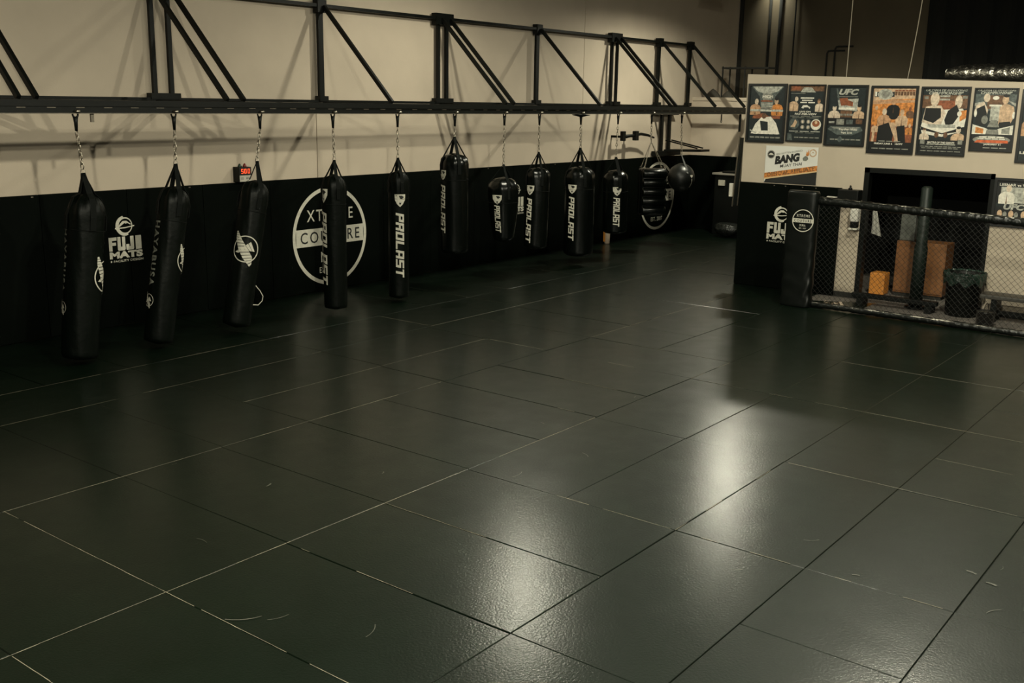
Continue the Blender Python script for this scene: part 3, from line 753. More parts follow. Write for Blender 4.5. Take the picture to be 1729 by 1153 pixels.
# storage deck clutter
t = thing('storage_rack', 'dim metal rack frame standing on the storage deck above the back pads', 'rack', (24.6, 12.0, 3.24))
mb = MB()
for y in (-.28, .32):
    for x in (-.2, .2): MB().box(x - .015, x + .015, y - .015, y + .015, 0, .76).build('upright', M_DARK, t)
MB().box(-.2, .2, -.9, .35, .70, .74).build('shelf', M_DARK, t)
for y, z, r, l in ((12.75 - .25, 3.24, .13, 'dim rounded bundle at the wall end of the storage deck'), (12.1, 3.24, .10, 'small dim bundle beside the rack on the storage deck')):
    mb = MB(); vs = []
    for i in range(9):
        a = PI / 2 * i / 8
        for k in range(14): vs.append((24.1 + r * math.cos(a) * math.cos(k * PI / 7), y - .1 + r * 1.5 * math.cos(a) * math.sin(k * PI / 7), z + r * 1.4 * math.sin(a) * (1 + .2 * math.sin(k))))
    mb.add(vs, [(i * 14 + k, i * 14 + (k + 1) % 14, (i + 1) * 14 + (k + 1) % 14, (i + 1) * 14 + k) for i in range(8) for k in range(14)])
    tag(mb.build('bundle', mat('dim_cloth', (.05, .045, .035), .9), None, True), l, 'bundle')

# duct and ropes above the store room
mb = MB(); pts = []; rs = []
for i in range(150):
    y = 5.12 - i * .03; rr = .145 + .007 * math.sin(i * 1.9) + .006 * math.sin(i * .37)
    if i < 10: rr *= .45 + .055 * i
    pts.append((18.0 + .03 * math.sin(i * .11), y, 3.62 - (5.12 - y) * .006)); rs.append(rr)
mb.tube(pts, rs, 18)
tag(mb.build('foil_duct', mat('silver_foil', (.42, .40, .34), .33, metal=1, bump=.7, bscale=9, bdist=.06), None, True), 'silver foil duct lying on top behind the poster wall', 'duct')
for (y0, y1, sag, l) in ((6.57, 6.57, 0, 'straight pale rope hanging down behind the poster wall'), (5.58, 5.40, .06, 'slightly curved pale rope hanging down behind the poster wall')):
    pts = [(17.5, y0 + (y1 - y0) * s / 12 - sag * math.sin(PI * s / 12), 3.34 + (6.9 - 3.34) * s / 12) for s in range(13)]
    tag(MB().tube(pts, .008, 6).build('rope', mat('pale_rope', (.32, .28, .21), .8), None, True), l, 'rope')

# ------------------------------------------------------------------ posters
PM = {k: mat('poster_' + k, c, .45, var=v, vscale=30) for k, c, v in (
    ('ink', (.010, .016, .017), .3), ('black', (.006, .007, .007), 0), ('slate', (.07, .085, .08), .5), ('silver', (.36, .36, .31), .45), ('white', (.66, .63, .54), .2),
    ('skin', (.42, .24, .13), .35), ('tan', (.48, .33, .21), .35), ('pale', (.56, .46, .35), .3), ('orange', (.50, .19, .045), .5), ('rust', (.22, .07, .03), .45), ('brown', (.12, .06, .03), .5), ('red', (.50, .10, .03), .3), ('grey', (.20, .20, .17), .4))}
def fighter(F, x, y, s, body='skin', head='pale', hair=None, lean=0):
    """head-and-shoulders figure; (x,y) chest centre, s half shoulder width"""
    F(body).poly([(x - s, y - s * 1.1), (x - s * 1.05, y + s * .15), (x - s * .75, y + s * .6), (x - s * .3, y + s * .78), (x + s * .3, y + s * .78), (x + s * .75, y + s * .6), (x + s * 1.05, y + s * .15), (x + s, y - s * 1.1)])
    F(head).ell(x + lean, y + s * 1.25, s * .36, s * .52, 14)
    F('brown').poly([(x - s * .1, y - s), (x, y + s * .5), (x + s * .1, y - s)])
    if hair: F(hair).ell(x + lean, y + s * 1.62, s * .34, s * .22, 12)
def bars(F, c, x0, x1, y, h, n=1):
    st = (x1 - x0) / n
    for i in range(n): F(c).rect(x0 + i * st + st * .08, y, x0 + (i + 1) * st - st * .08, y + h)
def poster(label, Y0, Y1, z0, z1, art, tilt=0, frame=.035, name='poster'):
    """Y0 = left edge seen from the room, art drawn in a unit-width sheet"""
    W = Y0 - Y1; Hh = z1 - z0; c = Vector((16.78, (Y0 + Y1) / 2, z0))
    t = thing(name, label, 'poster', c, 0, 'framed posters on the partition')
    Rt = Matrix.Rotation(tilt, 3, 'X')
    xf = lambda p: Rt @ (p - Vector((0, 0, Hh / 2))) + Vector((0, 0, Hh / 2))
    MB().box(-.012, 0, -W / 2, W / 2, 0, Hh).build('backing', PM['black'], t, False, xf)
    f = frame
    MB().box(-.036, -.010, W / 2 - f, W / 2, 0, Hh).box(-.036, -.010, -W / 2, -W / 2 + f, 0, Hh).box(-.036, -.010, -W / 2 + f, W / 2 - f, 0, f).box(-.036, -.010, -W / 2 + f, W / 2 - f, Hh - f, Hh).build('frame', PM['black'], t, False, xf)
    f_ = f; w, h = W - 2 * f, Hh - 2 * f; layers = []
    def F(col):
        if layers and layers[-1][0] == col: return layers[-1][1]
        fl_ = Flat(); layers.append((col, fl_)); return fl_
    art(F, h / w)
    vs = []; fs = []; mi = []; names = []; fi = 0
    for col, fl_ in layers:
        if col not in names: names.append(col)
        off = len(vs)
        for (u, v, g) in fl_.v: vs.append(xf(Vector((-.0125 - .00012 * (fi + g), w / 2 - u * w, f_ + v * w))))
        fs += [tuple(k + off for k in q) for q in fl_.f]; mi += [names.index(col)] * len(fl_.f); fi += fl_.n
    me = bpy.data.meshes.new('artwork'); me.from_pydata([tuple(p) for p in vs], [], fs)
    for nme in names: me.materials.append(PM[nme])
    me.polygons.foreach_set('material_index', mi)
    o = bpy.data.objects.new('artwork', me); COL.objects.link(o); o.parent = t
    return t
def art1(F, h):
    F('ink').rect(0, 0, 1, h)
    F('slate').poly([(.02, h), (.98, h), (.72, h * .80), (.68, h * .62), (.32, h * .62), (.28, h * .80)])
    F('silver').poly([(.06, h * .99), (.94, h * .99), (.80, h * .90), (.60, h * .86), (.4, h * .86), (.2, h * .9)])
    F('grey').poly([(.36, h * .86), (.64, h * .86), (.62, h * .74), (.38, h * .74)])
    F('white').text('HIGH', .36, h * .775, .66, h * .83, bold=.02)
    fighter(F, .17, h * .58, .15, 'skin', 'pale', None, .03); fighter(F, .80, h * .58, .16, 'orange', 'tan', 'black', -.03)
    F('rust').poly([(.32, h * .71), (.66, h * .71), (.66, h * .73), (.5, h * .74), (.32, h * .735)])
    for i in range(4): F('silver').rect(.33, h * (.585 + i * .03), .67, h * (.603 + i * .03))
    F('silver').rect(.02, h * .53, .98, h * .57)
    F('rust').poly([(.1, h * .40), (.9, h * .40), (.92, h * .46), (.6, h * .44), (.4, h * .5), (.12, h * .45)])
    F('white').poly([(.08, h * .12), (.2, h * .30), (.36, h * .42), (.64, h * .44), (.8, h * .32), (.92, h * .12)])
    F('ink').poly([(.33, h * .36), (.56, h * .34), (.58, h * .18), (.38, h * .18)]); F('brown').ell(.44, h * .45, .07, .08, 12)
    F('silver').poly([(.05, h * .20), (.25, h * .14), (.22, h * .12), (.05, h * .17)])
    bars(F, 'white', .15, .9, h * .115, .02, 5); bars(F, 'grey', .05, .95, h * .04, .04, 6)
def art2(F, h):
    F('ink').rect(0, 0, 1, h); F('brown').rect(0, h * .90, 1, h); F('rust').rect(.05, h * .92, .3, h); F('silver').poly([(.3, h * .88), (.75, h * .88), (.62, h * .97), (.4, h * .97)])
    F('grey').rect(.02, h * .855, .45, h * .865)
    fighter(F, .12, h * .64, .14, 'tan', 'pale', None, .08); fighter(F, .88, h * .62, .12, 'pale', 'skin', 'brown', -.02)
    F('white'); bars(F, 'white', .28, .75, h * .765, .035, 1); bars(F, 'white', .33, .70, h * .725, .03, 1); bars(F, 'white', .30, .76, h * .685, .035, 2)
    F('white').poly([(.36, h * .60), (.40, h * .645), (.52, h * .65), (.62, h * .61), (.60, h * .58), (.56, h * .61), (.44, h * .61), (.42, h * .585)])
    F('white').text('LIVE ON', .32, h * .515, .64, h * .545, bold=.03); F('white').text('PAY-PER-VIEW', .18, h * .47, .82, h * .505, bold=.03)
    bars(F, 'grey', .02, .98, h * .44, .018, 3); bars(F, 'grey', .08, .92, h * .415, .014, 2)
    F('slate').ell(.18, h * .31, .15, .15); F('tan').poly([(.08, h * .25), (.2, h * .24), (.27, h * .34), (.2, h * .39), (.15, h * .31)])
    F('white').ell(.82, h * .30, .15, .15); F('rust').ell(.82, h * .32, .11, .09); F('tan').ell(.82, h * .34, .04, .05)
    for x in (.43, .60):
        for y in (.25, .35): F('grey').ell(x, h * y, .06, .06, 12); F('pale').ell(x, h * y, .03, .04, 10)
    bars(F, 'silver', .02, .98, h * .165, .02, 3); bars(F, 'grey', .2, .8, h * .14, .012, 2)
    F('slate').poly([(0, 0), (.16, 0), (.12, h * .12), (0, h * .13)]); bars(F, 'grey', .2, .95, h * .05, .03, 5)
def art3(F, h):
    F('ink').rect(0, 0, 1, h); F('silver').text('UFC', .26, h * .86, .80, h * .965, bold=.05, shear=.3)
    F('grey').rect(.24, h * .825, .78, h * .835)
    F('slate').poly([(.18, h * .97), (.22, h * .97), (.32, h * .7), (.26, h * .7)])
    F('silver').poly([(.24, h * .77), (.80, h * .80), (.78, h * .58), (.3, h * .60)]); F('rust').poly([(.28, h * .80), (.50, h * .81), (.52, h * .77), (.66, h * .74), (.66, h * .66), (.48, h * .68), (.34, h * .67)])
    fighter(F, .17, h * .50, .16, 'pale', 'pale', 'ink', 0); fighter(F, .84, h * .50, .16, 'tan', 'tan', 'black', 0)
    F('white').rect(.28, h * .605, .72, h * .64); F('brown').rect(.34, h * .47, .66, h * .59); bars(F, 'grey', .32, .7, h * .50, .05, 4)
    F('black').rect(0, h * .33, 1, h * .455); F('grey').rect(.25, h * .34, .46, h * .44); F('slate').rect(.52, h * .35, .70, h * .43); F('brown').rect(.78, h * .36, .95, h * .44); bars(F, 'silver', .04, .2, h * .365, .05, 4)
    F('slate').poly([(.02, h * .26), (.1, h * .31), (.92, h * .31), (.99, h * .24), (.7, h * .16), (.3, h * .16)]); F('grey').poly([(.1, h * .30), (.9, h * .30), (.8, h * .27), (.2, h * .27)])
    F('white').text('Pay-Per-View', .34, h * .235, .84, h * .275, bold=.03); F('white').text('Sept. 21st', .40, h * .18, .70, h * .22, bold=.03)
    bars(F, 'grey', .1, .95, h * .07, .035, 6); F('slate').ell(.38, h * .085, .06, .08, 12)
def art4(F, h):
    F('orange').rect(0, 0, 1, h); F('rust').rect(0, 0, 1, h * .42); F('tan').poly([(0, h * .80), (1, h * .84), (1, h), (0, h)]); F('skin').poly([(0, h * .74), (1, h * .78), (1, h * .82), (0, h * .80)])
    F('ink').rect(.02, h * .86, .5, h * .94); F('silver').ell(.28, h * .90, .19, .13, 8); F('grey').ell(.28, h * .90, .10, .09, 14); F('white').rect(.03, h * .87, .08, h * .94)
    bars(F, 'brown', .5, .98, h * .885, .09, 7); bars(F, 'rust', .5, .98, h * .95, .03, 6)
    for x, y, s, b, hd in ((.1, .60, .10, 'orange', 'tan'), (.90, .60, .09, 'brown', 'rust'), (.5, .66, .15, 'black', 'skin'), (.92, .34, .09, 'orange', 'tan'), (.10, .36, .08, 'tan', 'orange')):
        fighter(F, x, h * y, s, b, hd, None)
    fighter(F, .72, h * .50, .14, 'tan', 'tan'); fighter(F, .30, h * .50, .15, 'skin', 'pale')
    F('black').ell(.52, h * .56, .11, .08, 12)
    F('black').poly([(.15, 0), (.18, h * .40), (.42, h * .46), (.55, h * .30), (.52, 0)]); F('black').poly([(.58, 0), (.62, h * .40), (.80, h * .42), (.88, 0)])
    F('tan').poly([(.42, h * .46), (.56, h * .46), (.64, h * .30), (.68, h * .16), (.62, h * .10), (.58, h * .22)])
    F('tan').poly([(.03, h * .12), (.05, h * .32), (.11, h * .32), (.09, h * .12)])
    F('black').rect(0, 0, 1, h * .15); bars(F, 'grey', .2, .75, h * .155, .02, 3); F('white').text('FRIDAY JUNE 6   10/7PT', .12, h * .10, .80, h * .135, bold=.03); bars(F, 'grey', .05, .95, h * .035, .025, 5)
def uft(F, h, y0=.925):
    F('silver').text('ULTIMATE FIGHTING', .05, h * (y0 + .035), .97, h * (y0 + .065), bold=.02, shear=.3); F('silver').text('CHAMPIONSHIP', .12, h * (y0 - .015), .88, h * (y0 + .03), bold=.03, shear=.3)
def art5(F, h):
    F('ink').rect(0, 0, 1, h); F('brown').rect(0, h * .70, 1, h * .90); F('rust').rect(.35, h * .66, .75, h * .82)
    F('white').poly([(0, h * .40), (.1, h * .66), (.9, h * .70), (1, h * .60), (.96, h * .36), (.5, h * .26), (.05, h * .30)])
    F('pale').ell(.27, h * .84, .10, .16, 16); F('pale').poly([(.02, h * .48), (.08, h * .72), (.22, h * .74), (.42, h * .74), (.54, h * .62), (.46, h * .46), (.3, h * .42)])
    F('black').poly([(.05, h * .52), (.08, h * .70), (.42, h * .70), (.44, h * .56), (.28, h * .47)])
    F('pale').ell(.80, h * .80, .08, .15, 16); F('black').poly([(.52, h * .52), (.58, h * .66), (.76, h * .76), (.86, h * .62), (.72, h * .46), (.56, h * .44)]); F('orange').poly([(.86, h * .50), (.84, h * .66), (.99, h * .68), (1, h * .56)])
    F('white').ell(.84, h * .62, .05, .06, 12)
    uft(F, h); bars(F, 'silver', .36, .62, h * .87, .04, 1); bars(F, 'silver', .36, .62, h * .82, .04, 1); F('grey').rect(.03, h * .84, .12, h * .88); F('grey').rect(.88, h * .85, .98, h * .89)
    F('silver').rect(.16, h * .40, .78, h * .45); F('black').poly([(0, h * .42), (.06, h * .40), (.5, h * .315), (.95, h * .42), (1, h * .42), (.98, h * .36), (.5, h * .30), (.02, h * .36)])
    fighter(F, .10, h * .25, .11, 'pale', 'pale', 'brown'); fighter(F, .86, h * .24, .15, 'tan', 'pale', 'black')
    F('brown').ell(.38, h * .29, .05, .07, 10); F('brown').ell(.58, h * .29, .05, .07, 10)
    F('black').rect(0, 0, 1, h * .21); F('white').text('BATTLE OF THE GIANTS', .2, h * .155, .80, h * .185, bold=.03); F('silver').rect(.18, h * .135, .82, h * .148); F('grey').rect(.03, h * .14, .13, h * .21); F('grey').rect(.87, h * .15, .97, h * .22)
    bars(F, 'grey', .04, .96, h * .10, .018, 9); bars(F, 'grey', .06, .9, h * .075, .018, 7); bars(F, 'grey', .04, .96, h * .03, .018, 6)
def art6(F, h):
    F('ink').rect(0, 0, 1, h); F('slate').rect(0, h * .65, 1, h * .92); F('brown').rect(.3, h * .68, .72, h * .90)
    F('silver').poly([(0, h * .72), (.2, h * .78), (.2, h * .80), (0, h * .77)]); F('silver').poly([(1, h * .72), (.82, h * .80), (.82, h * .82), (1, h * .77)])
    F('white').ell(.50, h * .86, .08, .05, 14)
    F('pale').poly([(0, h * .62), (.04, h * .74), (.22, h * .80), (.34, h * .66), (.30, h * .5), (.1, h * .5)]); F('pale').ell(.28, h * .86, .08, .11, 14)
    F('tan').poly([(.62, h * .40), (.60, h * .70), (.74, h * .78), (.95, h * .72), (1, h * .58), (.9, h * .42)]); F('tan').ell(.74, h * .83, .08, .11, 14); F('black').ell(.75, h * .90, .08, .05, 12)
    F('black').poly([(.06, h * .44), (.06, h * .68), (.24, h * .74), (.32, h * .60), (.30, h * .40)]); F('black').poly([(.62, h * .36), (.95, h * .40), (.9, h * .48), (.64, h * .46)])
    F('silver').rect(.40, h * .48, .62, h * .74); F('white').rect(.36, h * .72, .66, h * .75); F('grey').poly([(.36, h * .38), (.66, h * .38), (.58, h * .50), (.44, h * .50)]); F('grey').ell(.28, h * .50, .08, .11, 14); F('white').ell(.04, h * .60, .035, .09, 12); F('white').ell(.97, h * .58, .035, .09, 12)
    F('white').poly([(0, h * .26), (0, h * .42), (.34, h * .36), (.5, h * .30), (.66, h * .36), (1, h * .42), (1, h * .26)]); F('orange').poly([(.08, h * .28), (.08, h * .38), (.28, h * .35), (.28, h * .27)]); F('grey').poly([(.72, h * .28), (.72, h * .35), (.92, h * .39), (.92, h * .27)])
    F('grey').poly([(.34, h * .26), (.36, h * .34), (.64, h * .34), (.66, h * .26)])
    F('black').rect(0, 0, 1, h * .255); F('grey').ell(.5, h * .17, .46, .11, 24); bars(F, 'white', .18, .82, h * .205, .03, 3); bars(F, 'white', .15, .85, h * .18, .02, 4); F('red').poly([(.08, h * .12), (.16, h * .165), (.9, h * .165), (.92, h * .12)])
    F('black').rect(0, 0, 1, h * .10); F('white').text('JANUARY 31', .32, h * .075, .74, h * .105, bold=.04); bars(F, 'silver', .3, .9, h * .03, .02, 3); uft(F, h, .935)
def art7(F, h):
    F('ink').rect(0, 0, 1, h); fighter(F, .2, h * .5, .2, 'skin', 'tan'); F('white').text('LIVE', .02, h * .09, .3, h * .13, bold=.04)
def art8(F, h):
    F('black').rect(0, 0, 1, h); F('silver').poly([(.08, h * .50), (.08, h * .86), (.95, h * .86), (.95, h * .5)])
    F('white').text('LESNAR vs VELASQUEZ', .04, h * .87, .98, h * .94, bold=.02)
    fighter(F, .20, h * .62, .15, 'white', 'pale', None, .03); fighter(F, .78, h * .62, .17, 'tan', 'pale', 'black', -.02)
    F('ink').rect(0, h * .40, 1, h * .47); F('silver').text('UFC 121', .16, h * .34, .92, h * .48, bold=.05, shear=.2)
    for x in (.10, .32, .56, .78): F('tan').ell(x, h * .24, .05, .08, 12); F('grey').ell(x + .1, h * .23, .04, .06, 12)
poster('leftmost poster in the top row, two bare-chested fighters over white figures', 7.96, 7.27, 2.46, 3.425, art1, .0)
poster('second poster from the left with a row of small round pictures', 7.235, 6.61, 2.49, 3.415, art2, .0, .02)
poster('poster with large silver letters above two facing fighters', 6.575, 5.915, 2.45, 3.41, art3, 0, .03)
poster('orange poster crowded with fighters beneath a silver belt', 5.865, 5.14, 2.36, 3.40, art4, 0, .035)
poster('black and white poster with two large shaded fighters, right of the orange one', 5.095, 4.375, 2.365, 3.39, art5, 0, .03)
poster('poster with a silver trophy between two fighters', 4.325, 3.715, 2.455, 3.375, art6, 0, .02)
poster('poster cut off by the right edge, hanging slightly lower', 3.665, 2.95, 2.31, 3.36, art7, 0, .04)
poster('poster with a white shirted fighter below the row, right of the doorway', 3.895, 3.1, 1.36, 2.08, art8, 0, .04)

# banner
t = thing('gym_banner', 'white and orange banner with slanted lettering under the posters', 'banner', (16.774, 7.115, 1.795))
MB().box(-.006, 0, -.46, .46, 0, .615).build('sheet', mat('banner_white', (.62, .61, .56), .6, var=.03), t)
bm_ = lambda u, v, x=-.0065: Vector((x, .46 - u, v))
Flat().poly([(0, .075), (0, .155), (.92, .32), (.92, .235)]).build('orange_stripe', PM['orange'], t, bm_)
Flat().poly([(0, .0), (.92, 0), (.92, .215), (.03, .055)]).build('black_field', M_BLKP, t, bm_)
Flat().poly([(0, .058), (0, .075), (.92, .235), (.92, .215), (.03, .055)]).build('stripe_edge', mat('pale_orange', (.6, .42, .22), .6), t, bm_)
r = .175
a = Flat(); a.text('BANG', .16, .34, .62, .48, bold=.07, shear=.25, rot=.17); a.text('MUAY THAI', .27, .285, .66, .335, bold=.01, shear=.15, rot=.15)
a.build('lettering', M_BLKP, t, lambda u, v: bm_(u, v, -.0075))
a = Flat(); a.text('BAS RUTTEN INSPIRED', .19, .50, .65, .53, bold=.005, shear=.15, rot=.17); a.build('lettering', M_GREYP, t, lambda u, v: bm_(u, v, -.0075))
a = Flat(); a.text('OFFICIAL AFFILIATE', .04, .165, .88, .235, bold=.01, rot=r); a.build('lettering', PM['brown'], t, lambda u, v: bm_(u, v, -.0075))
a = Flat(); a.ell(.10, .47, .068, .068); a.build('round_badge', M_BLKP, t, lambda u, v: bm_(u, v, -.0070))
a = Flat(); a.poly([(.05, .46), (.085, .495), (.115, .495), (.15, .46)]); a.ring(.10, .47, .058, .062, n=24); a.build('badge_mark', M_WHITE, t, lambda u, v: bm_(u, v, -.0080))
a = Flat(); a.ring(.83, .52, .045, .065, n=28); a.poly([(.80, .51), (.83, .545), (.86, .51), (.83, .525)]); a.build('round_badge', PM['tan'], t, lambda u, v: bm_(u, v, -.0070))
a = Flat(); a.poly([(.66, .43), (.70, .47), (.74, .46), (.76, .42), (.72, .385), (.67, .39)]); a.build('fist_mark', M_GREYP, t, lambda u, v: bm_(u, v, -.0078))
a = Flat(); a.poly([(.71, .475), (.725, .55), (.74, .52), (.76, .585), (.765, .48), (.74, .465)]); a.build('flame_mark', PM['orange'], t, lambda u, v: bm_(u, v, -.0079))

# small wall things
t = thing('speaker_box', 'small black box with a knob on top, fixed beside the poster wall pads', 'box', (16.66, 6.03, 1.60))
MB().box(-.1, .11, -.17, .17, 0, .17, .015).build('case', M_STEEL, t)
MB().lathe([(.03, .17), (.035, .185), (.012, .21), (.018, .225), (.003, .24)], 12).build('knob', M_STEEL, t, True)
tag(MB().box(16.66, 16.725, 6.41, 6.21, 1.625, 1.64).build('white_strip', mat('off_white_strip', (.55, .52, .45), .5)), 'thin white strip fixed to the pads left of the black box', 'strip')
t = thing('soap_dispenser', 'white hand sanitiser dispenser on the narrow tan wall strip', 'dispenser', (16.70, 5.93, 1.13))
MB().box(-.06, .075, -.065, .065, .13, .35, .02).build('housing', mat('white_plastic', (.6, .58, .52), .4), t)
MB().box(-.065, .075, -.07, .07, 0, .03, .006).build('drip_tray', M_WHITE, t)
MB().box(-.055, .075, -.05, .05, .03, .13, .01).build('nozzle_block', M_STEEL, t)

# ------------------------------------------------------------------ cage fence
t = thing('cage_fence', 'black padded chain-link cage fence in front of the poster wall', 'fence', (15.5, 6.1, 0))
O = Vector((15.5, 6.1, 0)); fo = lambda p: p - O
A = Vector((15.52, 6.08, 0)); B = Vector((15.36, .6, 0))
def fp(s, z): p = A.lerp(B, s); return Vector((p.x, p.y, z))
M_TAPE = mat('glossy_black_tape', (.004, .005, .004), .33, bump=.5, bscale=26, bdist=.02, spec=.35)
def wrapped(z0, z1, r):
    pts = []; rs = []; N = 160
    for i in range(N + 1):
        s = i / N; pts.append(fp(s, z0 + (z1 - z0) * s)); rs.append(r * (1 + .07 * math.sin(i * 1.7) + .05 * math.sin(i * .61)))
    return MB().tube(pts, rs, 12)
wrapped(1.66, 1.50, .062).build('top_rail', M_TAPE, t, True, fo)
wrapped(.055, .05, .045).build('bottom_rail', M_TAPE, t, True, fo)
for s in (.0, .75): MB().tube([fp(s, .0), fp(s, 1.6)], .03, 8).build('fence_post', M_STEEL, t, True, fo) if s else None
# thin silver strips painted as glints on the shiny tape of the rails
M_GLINT = mat('silver_tape_glint', (.40, .38, .33), .3, metal=.9, bump=1, bscale=30, bdist=.03)
for zf, dz in ((lambda s: 1.66 - .16 * s, .052), (lambda s: .055 - .005 * s, .036)):
    mb = MB(); N = 220; vs = []
    for i in range(N + 1):
        s = i / N; wv = max(.0006, .010 * (noise.noise(Vector((s * 40, dz * 100, 0))) + .18)) * (1.2 if s > .15 else .5)
        p = fp(s, zf(s) + dz); q = Vector((-.034, 0, 0))
        vs += [p + q + Vector((-wv * .8, 0, -wv)), p + q + Vector((wv * .8, 0, wv * .8))]
    mb.add(vs, [(2 * i, 2 * i + 1, 2 * i + 3, 2 * i + 2) for i in range(N)])
    mb.build('tape_glint', M_GLINT, t, False, fo)
# chain link
mb = MB(); L = (B - A).length; cw = .042; ch = .084; n = int(L / cw); r = .0034
nz = int(1.58 / (ch / 2))
dirn = (B - A).normalized(); nrm = Vector((dirn.y, -dirn.x, 0))
for k in range(n):
    pts = []
    for j in range(nz + 1):
        z = .06 + j * ch / 2
        top = 1.66 - .16 * (k * cw / L)
        if z > top: break
        side = (.5 if (j + k) % 2 else -.5) * cw * 1.04
        pts.append(A + dirn * (cw * (k + .5) + side) + nrm * (.003 if j % 2 else -.003) + Vector((0, 0, z)))
    mb.tube(pts, r, 4, caps=False)
stuff(mb.build('chain_link', mat('black_vinyl_wire', (.010, .010, .009), .5), t, False, fo))
# padded corner post
vs = []; nz = 60; seg = 28
for i in range(nz + 1):
    z = 1.80 * i / nz
    for k in range(seg):
        a = 2 * PI * k / seg; cx_, sy_ = math.cos(a), math.sin(a)
        ex = math.copysign(abs(cx_) ** .45, cx_); ey = math.copysign(abs(sy_) ** .45, sy_)
        wr_ = .014 * math.sin(22 * z + 7 * ey) * (1 - min(1, z / 1.25)) + .006 * noise.noise(Vector((ex * 2, ey * 2, z * 7)))
        q = 1 if 0 < i < nz else .94
        vs.append((15.47 + (.10 + wr_) * ex * q, 6.31 + (.24 + wr_ * .5) * ey * q, z))
ppost = MB().add(vs, [(i * seg + k, i * seg + (k + 1) % seg, (i + 1) * seg + (k + 1) % seg, (i + 1) * seg + k) for i in range(nz) for k in range(seg)] + [tuple(reversed(range(seg))), tuple(nz * seg + k for k in range(seg))]).build(
    'padded_post', mat('black_post_vinyl', (.0022, .0034, .0026), .38, bump=.15, bscale=8, spec=.36), t, True, fo)
mp1 = lambda u, v: Vector((15.352, 6.25 - u, 1.355 + v)) - O
mp2 = lambda u, v: Vector((15.349, 6.25 - u, 1.355 + v)) - O
couture_logo(mp1, mp2, ppost, .172)

# ------------------------------------------------------------------ things behind the fence
t = thing('trash_can', 'black round trash can with a dark green liner behind the fence', 'trash can', (16.52, 4.10, 0))
MB().lathe([(.225, 0), (.235, .02), (.27, .60), (.285, .62), (.285, .65), (.26, .65), (.255, .60), (.22, .04)], 32).build('can_body', M_STEEL, t, True)
vs = []; n = 60; 
for i, (r_, z_) in enumerate(((.262, .56), (.275, .668), (.292, .672), (.300, .63), (.296, .56), (.292, .50))):
    for k in range(n):
        a = 2 * PI * k / n; d = .010 * math.sin(k * 2.3) + .008 * math.sin(k * 5.1 + i)
        if i == 5: d += .008
        vs.append(((r_ + d) * math.cos(a), (r_ + d) * math.sin(a), z_ + (.035 * math.sin(k * .9) * (i == 5)) + .008 * math.sin(k * 1.7)))
MB().add(vs, [(i * n + k, i * n + (k + 1) % n, (i + 1) * n + (k + 1) % n, (i + 1) * n + k) for i in range(5) for k in range(n)]).build(
    'liner', mat('green_black_liner', (.014, .030, .022), .25, bump=.9, bscale=16, bdist=.04), t, True)
t = thing('bench', 'low dark bench right of the trash can', 'bench', (16.42, 2.6, 0))
MB().box(-.19, .19, -1.3, 1.2, .34, .40, .015).build('bench_top', mat('dark_grey_vinyl', (.05, .047, .04), .5), t)
for y in (-1.1, 1.0): MB().box(-.15, .15, y - .04, y + .04, 0, .34).build('leg', M_STEEL, t)
MB().box(-.02, .02, -1.1, 1.0, .10, .16).build('stretcher', M_STEEL, t)
t = thing('steel_bucket', 'small dark bucket with shiny sides on the floor under the bench end', 'bucket', (15.95, 3.62, 0))
MB().lathe([(.10, 0), (.12, .01), (.13, .19), (.14, .20), (.13, .21), (.12, .20)], 20).build('bucket_body', mat('shiny_dark', (.02, .02, .018), .15, metal=.4), t, True)
MB().tube([(.135 * math.cos(a * PI / 10), .0, .2 + .12 * math.sin(a * PI / 10)) for a in range(11)], .005, 6).build('handle', M_STEEL, t, True)
t = thing('balance_beam', 'low black beam on short feet in front of the doorway', 'beam', (16.35, 5.07, 0))
MB().box(-.06, .06, -.66, .66, .11, .18, .01).build('rail', M_STEEL, t)
for y in (-.55, .50): MB().box(-.12, .12, y - .05, y + .05, 0, .11).build('foot', M_STEEL, t)
t = thing('standing_pole', 'dark green padded pole standing in front of the doorway', 'pole', (16.62, 4.82, 0))
MB().lathe([(.10, .03), (.10, .95), (.085, 1.0), (.085, 1.87), (.05, 1.90)], 20).build('pole_pad', mat('dark_green_vinyl', (.005, .010, .007), .5, bump=.2, bscale=10, spec=.3), t, True)
MB().lathe([(.16, 0), (.16, .025), (.11, .03)], 20).build('pole_base', M_STEEL, t, True)
t = thing('wooden_cabinet', 'orange-brown wooden cabinet in the dark doorway', 'cabinet', (17.75, 5.08, 0))
MB().box(-.22, .22, -.40, .40, .06, .92, .008).build('cabinet_body', M_WOOD, t)
for y in (-.2, .2): MB().box(-.235, -.222, y - .185, y + .185, .09, .89, .004).build('door', M_WOOD, t)
MB().box(-.2, .2, -.38, .38, 0, .06).build('plinth', M_DARK, t)
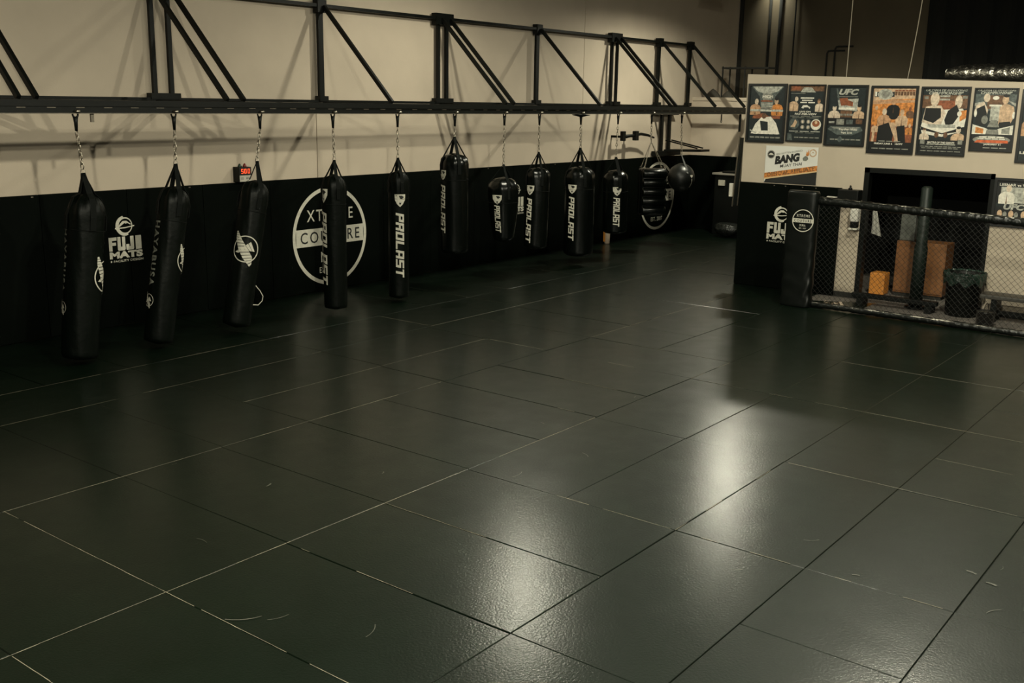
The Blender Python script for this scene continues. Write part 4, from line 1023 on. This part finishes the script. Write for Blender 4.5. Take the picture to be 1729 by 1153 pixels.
tag(MB().box(17.35, 17.62, 5.57, 5.82, 0, .37, .02).build('orange_crate', M_ORANGE), 'small bright orange box on the floor inside the doorway', 'box')
tag(MB().box(17.6, 17.9, 5.23, 5.47, .922, 1.36, .01).build('grey_tub', mat('cloudy_grey_plastic', (.10, .105, .09), .5)), 'cloudy grey plastic tub standing on the wooden cabinet', 'tub')
mb = MB(); vs = []
for i in range(13):
    for k in range(9):
        s = k / 8; z = 1.45 - .38 * i / 12 - .05 * s * i / 12
        vs.append((16.97 + .015 * math.sin(k * 1.8 + i * .2), 5.74 - s * .02 - (.16 * s) * (.25 + .75 * i / 12), z))
mb.add(vs, [(i * 9 + k, i * 9 + k + 1, (i + 1) * 9 + k + 1, (i + 1) * 9 + k) for i in range(12) for k in range(8)])
tag(mb.build('towel', mat('grey_towel', (.34, .33, .29), .9), None, True), 'pale towel hanging inside the left door jamb', 'towel')
# sandals
M_SHOE = mat('beige_shoe', (.50, .40, .30), .7, var=.2, vscale=20)
def sandal(x, y, rz, label):
    t = thing('sandal', label, 'sandal', (x, y, 0), rz, 'pair of sandals inside the fence')
    vs = []; n = 20
    for z in (0, .022, .03):
        for k in range(n):
            a = 2 * PI * k / n; wd = .042 + .010 * math.cos(a)
            vs.append((.13 * math.cos(a) * (.97 if z > .025 else 1), wd * math.sin(a), z))
    MB().add(vs, [(i * n + k, i * n + (k + 1) % n, (i + 1) * n + (k + 1) % n, (i + 1) * n + k) for i in range(2) for k in range(n)] + [tuple(reversed(range(n))), tuple(2 * n + k for k in range(n))]).build('sole', M_SHOE, t, True)
    for x0, wd, hh in ((.05, .05, .055), (-.06, .035, .05)):
        vs = []
        for i in range(9):
            a = PI * i / 8
            for dx in (-wd / 2, wd / 2): vs.append((x0 + dx, .046 * math.cos(a), .025 + hh * math.sin(a)))
        MB().add(vs, [(2 * i, 2 * i + 1, 2 * i + 3, 2 * i + 2) for i in range(8)]).build('strap', M_SHOE, t, True)
sandal(15.80, 5.93, .5, 'beige sandal nearer the padded post'); sandal(15.83, 5.78, -.5, 'beige sandal on the right of its pair')
